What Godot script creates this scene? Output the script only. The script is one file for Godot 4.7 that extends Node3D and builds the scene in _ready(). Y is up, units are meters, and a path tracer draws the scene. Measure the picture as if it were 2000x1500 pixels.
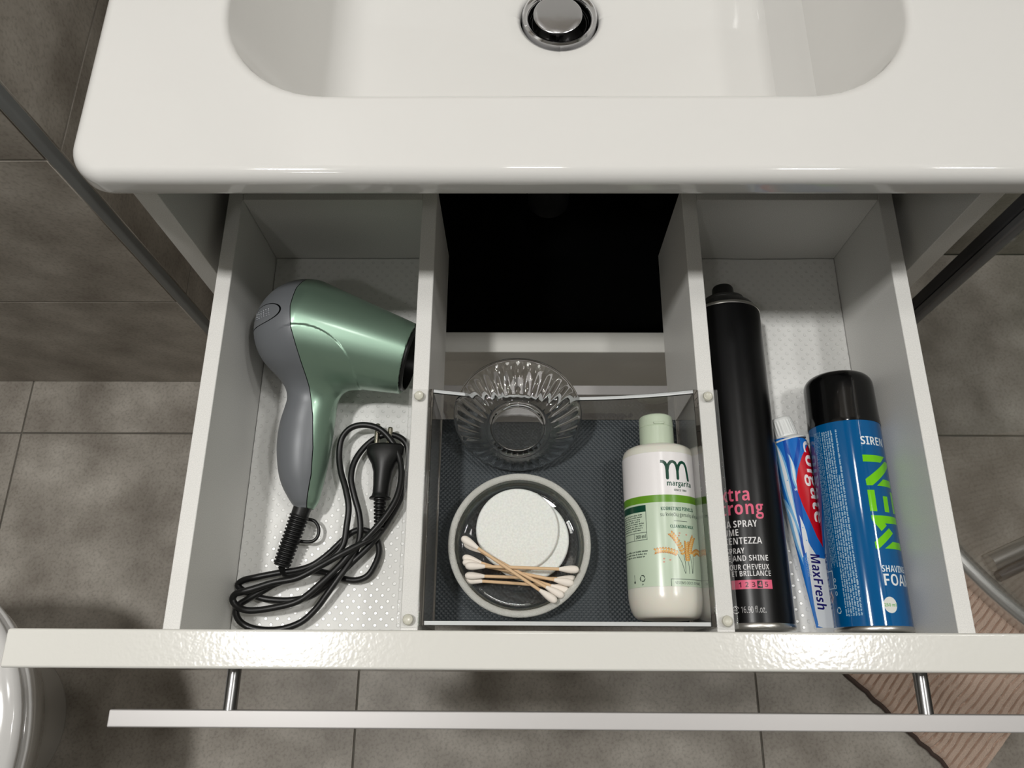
extends Node3D
# All builders work in millimetres (y up, floor at y = 0, drawer front near z = 0); U turns them into metres.
const U := 0.001
const PT := -69.604
const YW := 1.529
const RL := -1.304


class MB:
	# collects triangles, counter-clockwise seen from outside; obj() turns them round for Godot
	var v := PackedVector3Array()
	var uv := PackedVector2Array()
	var ix := PackedInt32Array()
	var nm := PackedVector3Array()   # only when normals are given

	func fix(i0: int) -> void:
		var c := Vector3.ZERO
		var n := ix.size() - i0
		if n <= 0:
			return
		for k in range(i0, ix.size()):
			c += v[ix[k]]
		c /= n
		var vol := 0.0
		for k in range(i0, ix.size(), 3):
			vol += (v[ix[k]] - c).dot((v[ix[k + 1]] - c).cross(v[ix[k + 2]] - c))
		if vol < 0.0:
			for k in range(i0, ix.size(), 3):
				var t := ix[k + 1]
				ix[k + 1] = ix[k + 2]
				ix[k + 2] = t

	func grid(rows: Array, closed: bool, vs: Array = []) -> void:
		var m: int = rows[0].size()
		var w := m + 1 if closed else m
		var b := v.size()
		var nr := rows.size()
		for j in nr:
			var r: PackedVector3Array = rows[j]
			var vv: float = vs[j] if vs.size() > j else float(j) / maxf(1.0, nr - 1.0)
			for i in w:
				v.push_back(r[i % m])
				uv.push_back(Vector2(float(i) / (w - 1), vv))
		for j in nr - 1:
			for i in w - 1:
				var a := b + j * w + i
				ix.append_array(PackedInt32Array([a, a + 1, a + w + 1, a, a + w + 1, a + w]))

	func cap(ring: PackedVector3Array, flip: bool) -> void:
		var c := Vector3.ZERO
		for p in ring:
			c += p
		c /= ring.size()
		var b := v.size()
		v.push_back(c)
		uv.push_back(Vector2(0.5, 0.5))
		for p in ring:
			v.push_back(p)
			uv.push_back(Vector2(0.5, 0.5))
		var m := ring.size()
		for i in m:
			var p := b + 1 + i
			var q := b + 1 + (i + 1) % m
			ix.append_array(PackedInt32Array([b, q, p] if flip else [b, p, q]))

	func loft(rows: Array, cap0 := true, cap1 := true) -> MB:
		var i0 := ix.size()
		grid(rows, true)
		if cap0:
			cap(rows[0], true)
		if cap1:
			cap(rows[rows.size() - 1], false)
		fix(i0)
		return self

	func box(lo: Vector3, hi: Vector3, r := 0.0, seg := 2) -> MB:
		var i0 := ix.size()
		var c := (lo + hi) * 0.5
		var h := (hi - lo) * 0.5
		r = minf(r, minf(h.x, minf(h.y, h.z)) * 0.98)
		for f in 6:
			var ax := f >> 1
			var sg := 1.0 if f & 1 else -1.0
			var bx := (ax + 1) % 3
			var cx := (ax + 2) % 3
			var lists := []
			for k in [bx, cx]:
				var l: Array[float] = []
				if r <= 0.0:
					l = [-h[k], h[k]]
				else:
					for i in seg + 1:
						l.push_back(-(h[k] - r) - r * tan(deg_to_rad(45.0 * (seg - i) / seg)))
					for i in seg + 1:
						l.push_back((h[k] - r) + r * tan(deg_to_rad(45.0 * i / seg)))
				lists.push_back(l)
			var rows := []
			for tb in lists[0]:
				var row := PackedVector3Array()
				for tc in lists[1]:
					var p := Vector3.ZERO
					p[ax] = sg * h[ax]
					p[bx] = tb
					p[cx] = tc
					if r > 0.0:
						var q := p.clamp(-(h - Vector3.ONE * r), h - Vector3.ONE * r)
						p = q + (p - q).normalized() * r
					row.push_back(c + p)
				rows.push_back(row)
			var j0 := ix.size()
			grid(rows, false)
			# every face outward on its own
			var a := v[ix[j0]]
			var nn := Vector3.ZERO
			for k in range(j0, ix.size(), 3):
				nn += (v[ix[k + 1]] - v[ix[k]]).cross(v[ix[k + 2]] - v[ix[k]])
			if nn[ax] * sg < 0.0:
				for k in range(j0, ix.size(), 3):
					var t := ix[k + 1]
					ix[k + 1] = ix[k + 2]
					ix[k + 2] = t
		return self

	func lathe(prof: Array, seg := 48, at := Vector3.ZERO, vtop := 1.0, vbot := 0.0) -> MB:
		# profile of Vector2(radius, height) round local +Y; the front (u = 0.5) looks along +Z
		var i0 := ix.size()
		var part := []
		var parts := []
		for k in prof.size():
			part.push_back(prof[k])
			if k > 0 and k < prof.size() - 1:
				var d0: Vector2 = (prof[k] - prof[k - 1]).normalized()
				var d1: Vector2 = (prof[k + 1] - prof[k]).normalized()
				if d0.dot(d1) < 0.8:
					parts.push_back(part)
					part = [prof[k]]
		parts.push_back(part)
		for pp in parts:
			var rows := []
			var vs := []
			for q in pp:
				var row := PackedVector3Array()
				for i in seg:
					var ph := -PI + TAU * i / seg
					row.push_back(at + Vector3(q.x * sin(ph), q.y, q.x * cos(ph)))
				rows.push_back(row)
				vs.push_back((vtop - q.y) / (vtop - vbot))
			grid(rows, true, vs)
		fix(i0)
		return self

	func tube(path: PackedVector3Array, rad: Array, seg := 8, closed := false) -> MB:
		var i0 := ix.size()
		var n := path.size()
		var rows := []
		var up := Vector3.UP
		for i in n:
			var t: Vector3
			if closed:
				t = (path[(i + 1) % n] - path[(i + n - 1) % n]).normalized()
			else:
				t = (path[mini(i + 1, n - 1)] - path[maxi(i - 1, 0)]).normalized()
			var s := up.cross(t)
			if s.length() < 0.05:
				s = Vector3.RIGHT.cross(t)
			s = s.normalized()
			var w := t.cross(s).normalized()
			up = w
			var r: float = rad[mini(i, rad.size() - 1)]
			var row := PackedVector3Array()
			for k in seg:
				var a := TAU * k / seg
				row.push_back(path[i] + (s * cos(a) + w * sin(a)) * r)
			rows.push_back(row)
		if closed:
			rows.push_back(rows[0])
		grid(rows, true)
		if not closed:
			cap(rows[0], true)
			cap(rows[n - 1], false)
		fix(i0)
		return self

	func prism(outline: PackedVector2Array, y0: float, y1: float, ch := 0.0) -> MB:
		# outline in x, z; raised from y0 to y1 with a chamfer ch round the top
		var rows := []
		var c := Vector2.ZERO
		for p in outline:
			c += p
		c /= outline.size()
		for s in ([[y0, 0.0], [y1 - ch, 0.0], [y1, ch]] if ch > 0.0 else [[y0, 0.0], [y1, 0.0]]):
			var row := PackedVector3Array()
			for p in outline:
				var d: Vector2 = p - (p - c).normalized() * s[1]
				row.push_back(Vector3(d.x, s[0], d.y))
			rows.push_back(row)
		return loft(rows)

	func plate(o: Vector3, a: Vector3, b: Vector3, n: Vector3, la: float, lb: float, t: float, ch: float) -> MB:
		# a tile: a rectangle la x lb from o along a and b, its face at height 0 along n, body below, chamfered
		var rows := []
		for s in [[-t, 0.0], [-ch, 0.0], [0.0, ch]]:
			var i: float = s[1]
			var row := PackedVector3Array()
			for q in [Vector2(i, i), Vector2(la - i, i), Vector2(la - i, lb - i), Vector2(i, lb - i)]:
				row.push_back(o + a * q.x + b * q.y + n * s[0])
			rows.push_back(row)
		return loft(rows, false, true)

	func normals(crease: float) -> PackedVector3Array:
		var out := PackedVector3Array()
		out.resize(v.size())
		for k in range(0, ix.size(), 3):
			var a := ix[k]
			var b := ix[k + 1]
			var c := ix[k + 2]
			var n := (v[b] - v[a]).cross(v[c] - v[a])
			out[a] += n
			out[b] += n
			out[c] += n
		var same := {}
		for i in v.size():
			var key := Vector3i((v[i] * 200.0).round())
			if same.has(key):
				same[key].push_back(i)
			else:
				same[key] = [i]
		var res := out.duplicate()
		var lim := cos(deg_to_rad(crease))
		for key in same:
			var l: Array = same[key]
			if l.size() > 1:
				for i in l:
					var ni := out[i].normalized()
					var s := out[i]
					for j in l:
						if j != i and out[j].normalized().dot(ni) > lim:
							s += out[j]
					res[i] = s
		for i in res.size():
			res[i] = res[i].normalized() if res[i].length_squared() > 1e-18 else Vector3.UP
		return res


# ---------------------------------------------------------------- nodes
func numbered(p: Node, n: String) -> String:
	if not p.has_node(NodePath(n)):
		return n
	var k := 1
	while p.has_node(NodePath("%s_%03d" % [n, k])):
		k += 1
	return "%s_%03d" % [n, k]


func chain(p: Node) -> Vector3:
	var o := Vector3.ZERO
	while p != self and p != null:
		o += p.position
		p = p.get_parent()
	return o


func arrays(mb: MB, off: Vector3, crease: float) -> ArrayMesh:
	var a := []
	a.resize(Mesh.ARRAY_MAX)
	var pos := PackedVector3Array()
	pos.resize(mb.v.size())
	for i in mb.v.size():
		pos[i] = mb.v[i] * U - off
	var ind := mb.ix.duplicate()
	for k in range(0, ind.size(), 3):
		var t := ind[k + 1]
		ind[k + 1] = ind[k + 2]
		ind[k + 2] = t
	a[Mesh.ARRAY_VERTEX] = pos
	a[Mesh.ARRAY_NORMAL] = mb.nm if mb.nm.size() == mb.v.size() else mb.normals(crease)
	a[Mesh.ARRAY_TEX_UV] = mb.uv
	a[Mesh.ARRAY_INDEX] = ind
	var m := ArrayMesh.new()
	m.add_surface_from_arrays(Mesh.PRIMITIVE_TRIANGLES, a)
	return m


func obj(called: String, mb: MB, mat: Material, parent: Node = null, local := false, crease := 38.0) -> MeshInstance3D:
	var o := MeshInstance3D.new()
	var p: Node = parent if parent else self
	o.name = numbered(p, called)
	var off := Vector3.ZERO
	if not local:
		if p == self:
			var bb := AABB(mb.v[0], Vector3.ZERO)
			for q in mb.v:
				bb = bb.expand(q)
			off = (bb.get_center() - Vector3(0, bb.size.y * 0.5, 0)) * U
			o.position = off
		else:
			off = chain(p)
	o.mesh = arrays(mb, off, crease)
	o.material_override = mat
	p.add_child(o, true)
	return o


func tag(o: Node, label: String, category: String, group := "", kind := "") -> Node:
	o.set_meta("label", label)
	o.set_meta("category", category)
	if group:
		o.set_meta("group", group)
	if kind:
		o.set_meta("kind", kind)
	return o


func thing(called: String, label: String, category: String, at: Vector3, group := "") -> Node3D:
	var o := Node3D.new()
	o.name = numbered(self, called)
	o.position = at * U
	add_child(o, true)
	tag(o, label, category, group)
	return o


func struct(called: String, mb: MB, mat: Material) -> MeshInstance3D:
	var o := obj(called, mb, mat)
	o.set_meta("kind", "structure")
	return o


# ---------------------------------------------------------------- materials
func srgb(r: int, g: int, b: int) -> Color:
	return Color(r / 255.0, g / 255.0, b / 255.0)


func mat(called: String, c: Color, rough: float, metal := 0.0, spec := 0.5) -> StandardMaterial3D:
	var m := StandardMaterial3D.new()
	m.resource_name = called
	m.albedo_color = c
	m.roughness = rough
	m.metallic = metal
	m.metallic_specular = spec
	return m


func noise_tex(size: int, freq: float, oct: int, sd: int, lo: Color, hi: Color, mid := -1.0) -> NoiseTexture2D:
	var n := FastNoiseLite.new()
	n.seed = sd
	n.frequency = freq
	n.fractal_octaves = oct
	n.noise_type = FastNoiseLite.TYPE_SIMPLEX_SMOOTH
	var t := NoiseTexture2D.new()
	t.width = size
	t.height = size
	t.seamless = true
	t.noise = n
	var g := Gradient.new()
	g.set_color(0, lo)
	g.set_color(1, hi)
	if mid >= 0.0:
		g.add_point(mid, lo.lerp(hi, 0.75))
	t.color_ramp = g
	return t


func height_tex(size: int, freq: float, oct: int, sd: int) -> NoiseTexture2D:
	return noise_tex(size, freq, oct, sd, Color.BLACK, Color.WHITE)


func bump(m: StandardMaterial3D, t: Texture2D, depth_mm: float, period_mm: float, world := true) -> StandardMaterial3D:
	m.heightmap_enabled = true
	m.heightmap_texture = t
	m.heightmap_scale = depth_mm * 0.1
	m.uv1_triplanar = true
	m.uv1_world_triplanar = world
	m.uv1_triplanar_sharpness = 8.0
	m.uv1_scale = Vector3.ONE * (1000.0 / period_mm)
	return m


func grain(m: StandardMaterial3D, t: Texture2D, period_mm: float) -> StandardMaterial3D:
	# a fine multiply over the base colour
	m.detail_enabled = true
	m.detail_blend_mode = BaseMaterial3D.BLEND_MODE_MUL
	m.detail_albedo = t
	m.detail_uv_layer = BaseMaterial3D.DETAIL_UV_2
	m.uv2_triplanar = true
	m.uv2_world_triplanar = true
	m.uv2_scale = Vector3.ONE * (1000.0 / period_mm)
	return m


func clear_glass(called: String, refr: float, a := 0.0, tint := Color.WHITE) -> StandardMaterial3D:
	var m := mat(called, Color(tint.r, tint.g, tint.b, a), 0.0)
	m.refraction_enabled = true
	m.refraction_scale = refr
	return m


func pane(called: String, tint: Color, a: float) -> StandardMaterial3D:
	var m := mat(called, Color(tint.r, tint.g, tint.b, a), 0.03)
	m.transparency = BaseMaterial3D.TRANSPARENCY_ALPHA
	return m


# ---------------------------------------------------------------- printed labels
class Lab:
	# a print drawn in millimetres at twice its final size
	var im: Image
	var s: float
	var o: Vector2
	var f_bold := SystemFont.new()
	var f_reg := SystemFont.new()

	func _init(x0: float, y0: float, w: float, h: float, px_mm: float, bg: Color) -> void:
		s = px_mm * 2.0
		o = Vector2(x0, y0)
		im = Image.create(int(w * px_mm) * 2, int(h * px_mm) * 2, false, Image.FORMAT_RGB8)
		im.fill(bg)
		f_bold.font_names = PackedStringArray(["Droid Sans"])
		f_bold.font_weight = 700
		f_reg.font_names = PackedStringArray(["Droid Sans"])

	func P(p: Vector2) -> Vector2:
		return (p - o) * s

	func rect(x0: float, y0: float, x1: float, y1: float, c: Color) -> void:
		var a := P(Vector2(x0, y0))
		var b := P(Vector2(x1, y1))
		im.fill_rect(Rect2i(int(round(a.x)), int(round(a.y)), maxi(1, int(round(b.x - a.x))), maxi(1, int(round(b.y - a.y)))), c)

	func tri(a: Vector2, b: Vector2, c: Vector2, col: Color) -> void:
		var y0 := int(ceil(minf(a.y, minf(b.y, c.y)) - 0.5))
		var y1 := int(floor(maxf(a.y, maxf(b.y, c.y)) - 0.5))
		for y in range(maxi(0, y0), mini(im.get_height() - 1, y1) + 1):
			var yc := y + 0.5
			var lo := 1e9
			var hi := -1e9
			for e in [[a, b], [b, c], [c, a]]:
				var p: Vector2 = e[0]
				var q: Vector2 = e[1]
				if (p.y <= yc) != (q.y <= yc):
					var x := p.x + (q.x - p.x) * (yc - p.y) / (q.y - p.y)
					lo = minf(lo, x)
					hi = maxf(hi, x)
			if hi > lo:
				var xa := int(ceil(lo - 0.5))
				var xb := int(floor(hi - 0.5))
				if xb >= xa:
					im.fill_rect(Rect2i(xa, y, xb - xa + 1, 1), col)

	func poly(pts: Array, col: Color) -> void:
		var pv := PackedVector2Array()
		for p in pts:
			pv.push_back(P(p))
		var t := Geometry2D.triangulate_polygon(pv)
		for k in range(0, t.size(), 3):
			tri(pv[t[k]], pv[t[k + 1]], pv[t[k + 2]], col)

	func line(pts: Array, w: float, col: Color) -> void:
		for k in pts.size() - 1:
			var a: Vector2 = pts[k]
			var b: Vector2 = pts[k + 1]
			var n := (b - a).orthogonal().normalized() * w * 0.5
			tri(P(a + n), P(b + n), P(b - n), col)
			tri(P(a + n), P(b - n), P(a - n), col)
			disc(b, w * 0.5, w * 0.5, col, 8)

	func disc(c: Vector2, rx: float, ry: float, col: Color, n := 28) -> void:
		for k in n:
			var a := TAU * k / n
			var b := TAU * (k + 1) / n
			tri(P(c), P(c + Vector2(cos(a) * rx, sin(a) * ry)), P(c + Vector2(cos(b) * rx, sin(b) * ry)), col)

	func text(t: String, at: Vector2, cap_h: float, col: Color, align := 0, bold := true, turn := 0.0, wide := 1.0, slant := 0.0) -> void:
		# at: the baseline's left end (align 0), middle (1) or right end (2); turn in degrees, clockwise in the picture
		var ref := TextMesh.new()
		var tm := TextMesh.new()
		for m in [ref, tm]:
			m.font = f_bold if bold else f_reg
			m.font_size = 48
			m.pixel_size = 1.0
			m.depth = 0.0
		ref.text = "H"
		tm.text = t
		var rb := ref.get_aabb()
		var k := cap_h / rb.size.y
		var arr := tm.get_mesh_arrays()
		var vs: PackedVector3Array = arr[Mesh.ARRAY_VERTEX]
		if vs.is_empty():
			return
		var idx: PackedInt32Array = arr[Mesh.ARRAY_INDEX]
		var x0 := 1e9
		var x1 := -1e9
		for p in vs:
			x0 = minf(x0, p.x)
			x1 = maxf(x1, p.x)
		var xo: float = [x0, (x0 + x1) * 0.5, x1][align]
		var pts := PackedVector2Array()
		for p in vs:
			var h := (p.y - rb.position.y) * k
			var q := Vector2((p.x - xo) * k * wide + slant * h, -h).rotated(deg_to_rad(turn))
			pts.push_back(P(at + q))
		for i in range(0, idx.size(), 3):
			tri(pts[idx[i]], pts[idx[i + 1]], pts[idx[i + 2]], col)

	func tex() -> ImageTexture:
		im.shrink_x2()
		return ImageTexture.create_from_image(im)


func printed(called: String, lab: Lab, rough: float, spec := 0.5) -> StandardMaterial3D:
	var m := mat(called, Color.WHITE, rough, 0.0, spec)
	m.albedo_texture = lab.tex()
	m.texture_repeat = false
	return m


# ---------------------------------------------------------------- the scene
var tile_mats := []
var white_lacquer: StandardMaterial3D
var laminate: StandardMaterial3D
var ceramic: StandardMaterial3D
var chrome: StandardMaterial3D
var black_plastic: StandardMaterial3D
var dark_void: StandardMaterial3D
var alu: StandardMaterial3D
var silver: StandardMaterial3D
const DT := 766.2     # top of the drawer's sides


func _ready() -> void:
	var cam := Camera3D.new()
	cam.name = "camera"
	cam.position = Vector3(-29.5, 1264.7, 24.6) * U
	cam.rotation_degrees = Vector3(PT, YW, RL)
	cam.fov = rad_to_deg(2.0 * atan(750.0 / 1528.86))
	cam.near = 0.02
	add_child(cam)
	cam.current = true
	var we := WorldEnvironment.new()
	we.name = "environment"
	var env := Environment.new()
	env.background_mode = Environment.BG_COLOR
	env.background_color = Color(0.02, 0.02, 0.02)
	env.tonemap_mode = Environment.TONE_MAPPER_LINEAR
	env.tonemap_exposure = 0.9
	env.sdfgi_enabled = true
	env.ssao_enabled = true
	env.ssil_enabled = true
	we.environment = env
	add_child(we)
	# four round downlights in the ceiling, above the edge of the washbasin and over the shower
	for l in [[-615.0, -105.0, LAMP * 3.5], [-615.0, 690.0, LAMP * 0.25], [10.0, -480.0, LAMP * 0.5], [700.0, -105.0, LAMP * 1.25], [1095.0, -350.0, LAMP * 1.5]]:
		ceiling_light(l[0], l[1], l[2])
	materials()
	room()
	washbasin()
	cabinet()
	shower()
	toilet()
	bath_mat()
	liners()
	organizer()
	bowls()
	cotton()
	milk_bottle()
	spray_can()
	foam_can()
	toothpaste()
	hair_dryer()

const LAMP := 0.5
const LAMP_COLOR := Color(1.0, 0.994, 0.982)


func ceiling_light(x: float, z: float, e: float) -> void:
	var t := thing("ceiling_light", "round white downlight set in the ceiling at x %d" % 0, "ceiling light", Vector3(x, 2500, z), "round downlights in the ceiling")
	t.set_meta("label", "round flat ceiling downlight " + ("nearest the toilet" if x < -300.0 and z < 0.0 else ("in front of the toilet, further from the back wall" if x < -300.0 else ("close to the back wall above the washbasin" if x < 300.0 else ("between washbasin and shower enclosure" if x < 900.0 else "inside the shower enclosure")))))
	obj("ring", MB.new().lathe([Vector2(70, -6), Vector2(82, -6), Vector2(86, 0), Vector2(70, 0), Vector2(70, -6)], 48), mat("white ring", Color(0.9, 0.9, 0.9), 0.4), t, true)
	var dm := mat("lit diffuser", Color(0.9, 0.9, 0.9), 0.6)
	dm.emission_enabled = true
	dm.emission = LAMP_COLOR
	dm.emission_energy_multiplier = 6.0
	obj("diffuser", MB.new().lathe([Vector2(0.0, -4), Vector2(70, -4), Vector2(70, -1), Vector2(0.0, -1)], 48), dm, t, true)
	var a := AreaLight3D.new()
	a.name = "downlight"
	a.area_size = Vector2(0.124, 0.124)
	a.light_energy = e
	a.light_color = LAMP_COLOR
	a.shadow_enabled = true
	a.set("area_range", 8.0)
	a.position = Vector3(0, -0.008, 0)
	a.rotation_degrees = Vector3(-90, 0, 0)
	t.add_child(a)


func materials() -> void:
	var mottle := noise_tex(1024, 0.0045, 6, 11, Color(0.60, 0.57, 0.53), Color(0.85, 0.825, 0.785))
	var speck := noise_tex(512, 0.045, 4, 5, Color(0.84, 0.835, 0.83), Color(1, 1, 1), 0.45)
	for k in 4:
		var m := mat("stoneware", Color(0.98, 0.98, 0.98), 0.42, 0.0, 0.4)
		m.albedo_texture = mottle
		m.uv1_triplanar = true
		m.uv1_world_triplanar = true
		m.uv1_triplanar_sharpness = 8.0
		m.uv1_scale = Vector3.ONE / 0.62
		m.uv1_offset = Vector3(0.31 * k, 0.57 * k, 0.83 * k)
		grain(m, speck, 150.0)
		tile_mats.push_back(m)
	var peel := height_tex(512, 0.03, 2, 3)
	white_lacquer = bump(mat("white lacquer", srgb(223, 222, 216), 0.13), peel, 0.04, 52.0)
	var fine := noise_tex(512, 0.12, 3, 8, Color(0.9, 0.9, 0.9), Color(1, 1, 1))
	laminate = grain(mat("white laminate", srgb(240, 239, 235), 0.42, 0.0, 0.4), fine, 60.0)
	ceramic = mat("white ceramic", srgb(223, 222, 219), 0.06)
	chrome = mat("chrome", Color(0.86, 0.86, 0.87), 0.08, 1.0)
	silver = mat("tinplate", Color(0.78, 0.77, 0.75), 0.3, 1.0)
	black_plastic = mat("black plastic", Color(0.045, 0.045, 0.047), 0.35)
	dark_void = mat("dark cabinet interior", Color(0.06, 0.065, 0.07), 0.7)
	alu = mat("brushed aluminium", Color(0.73, 0.72, 0.715), 0.45, 0.25)


# ---- room
func tile_run(parent: Node, o: Vector3, a: Vector3, b: Vector3, n: Vector3, ca: Array, cb: Array, sd: int) -> void:
	var k := sd
	for j in cb.size() - 1:
		for i in ca.size() - 1:
			var la: float = ca[i + 1] - ca[i] - 2.4
			var lb: float = cb[j + 1] - cb[j] - 2.4
			if la < 5.0 or lb < 5.0:
				continue
			var p: Vector3 = o + a * (ca[i] + 1.2) + b * (cb[j] + 1.2)
			obj("tile", MB.new().plate(p, a, b, n, la, lb, 8.0, 0.7), tile_mats[(k * 7 + i * 3 + j * 5) % 4], parent, false, 20.0)
			k += 1


func room() -> void:
	var grout := mat("grey grout", srgb(116, 112, 104), 0.9)
	var paint := mat("white ceiling paint", Color(0.8, 0.8, 0.79), 0.9)
	var far := mat("dark stoneware wall", Color(0.42, 0.41, 0.385), 0.5)
	var f := struct("floor", MB.new().box(Vector3(-1250, -60, -800), Vector3(1430, -2.2, 1500)), grout)
	var rows := [0.0, 309.4, 622.4, 935.4, 1248.4, 1561.4, 1874.4, 2187.4, 2500.0]
	tile_run(f, Vector3.ZERO, Vector3.RIGHT, Vector3.BACK, Vector3.UP, [-1150, -872, -272, 328, 928, 1330], [-700, -355, 245, 845, 1400], 1)
	var pale := mat("pale wall grout", srgb(168, 163, 154), 0.9)
	var wb := struct("wall_back", MB.new().box(Vector3(-495, 0, -800), Vector3(1430, 2500, -701.2)), pale)
	tile_run(wb, Vector3(0, 0, -700), Vector3.RIGHT, Vector3.UP, Vector3.BACK, [-484, -272, 328, 928, 1330], rows, 3)
	var wc := struct("wall_corner", MB.new().box(Vector3(-1250, 0, -702), Vector3(-485.2, 2500, -449.2)), pale)
	tile_run(wc, Vector3(0, 0, -448), Vector3.RIGHT, Vector3.UP, Vector3.BACK, [-1150, -1095, -495], rows, 2)
	tile_run(wc, Vector3(-484, 0, 0), Vector3.FORWARD, Vector3.UP, Vector3.RIGHT, [459, 700], rows, 6)
	struct("trim_1", MB.new().box(Vector3(-495.5, 0, -459.5), Vector3(-483.6, 2500, -447.6), 3.0, 3), mat("grey metal tile edge", srgb(132, 135, 135), 0.4, 0.15))
	struct("wall_left", MB.new().box(Vector3(-1250, 0, -450), Vector3(-1150, 2500, 1500)), far)
	struct("wall_right", MB.new().box(Vector3(1330, 0, -702), Vector3(1430, 2500, 1500)), far)
	struct("wall_front", MB.new().box(Vector3(-1150, 0, 1400), Vector3(1330, 2500, 1500)), far)
	struct("ceiling", MB.new().box(Vector3(-1250, 2500, -800), Vector3(1430, 2600, 1500)), paint)


# ---- washbasin
func rr(cx: float, cz: float, a: float, b: float, rc: float, y: float) -> PackedVector3Array:
	# a rounded rectangle as a ring of 4 x (13 + 13) points, counter-clockwise seen from above
	var out := PackedVector3Array()
	rc = minf(rc, minf(a, b) - 0.01)
	var cs := [Vector2(a - rc, b - rc), Vector2(-(a - rc), b - rc), Vector2(-(a - rc), -(b - rc)), Vector2(a - rc, -(b - rc))]
	for q in 4:
		for i in 13:
			var an := PI * 0.5 * (q + i / 12.0)
			out.push_back(Vector3(cx + cs[q].x + cos(an) * rc, y, cz + cs[q].y + sin(an) * rc))
		var p0 := out[out.size() - 1]
		var nq: Vector2 = cs[(q + 1) % 4]
		var an2 := PI * 0.5 * (q + 1)
		var p1 := Vector3(cx + nq.x + cos(an2) * rc, y, cz + nq.y + sin(an2) * rc)
		for i in range(1, 14):
			out.push_back(p0.lerp(p1, i / 14.0))
	return out


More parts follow.
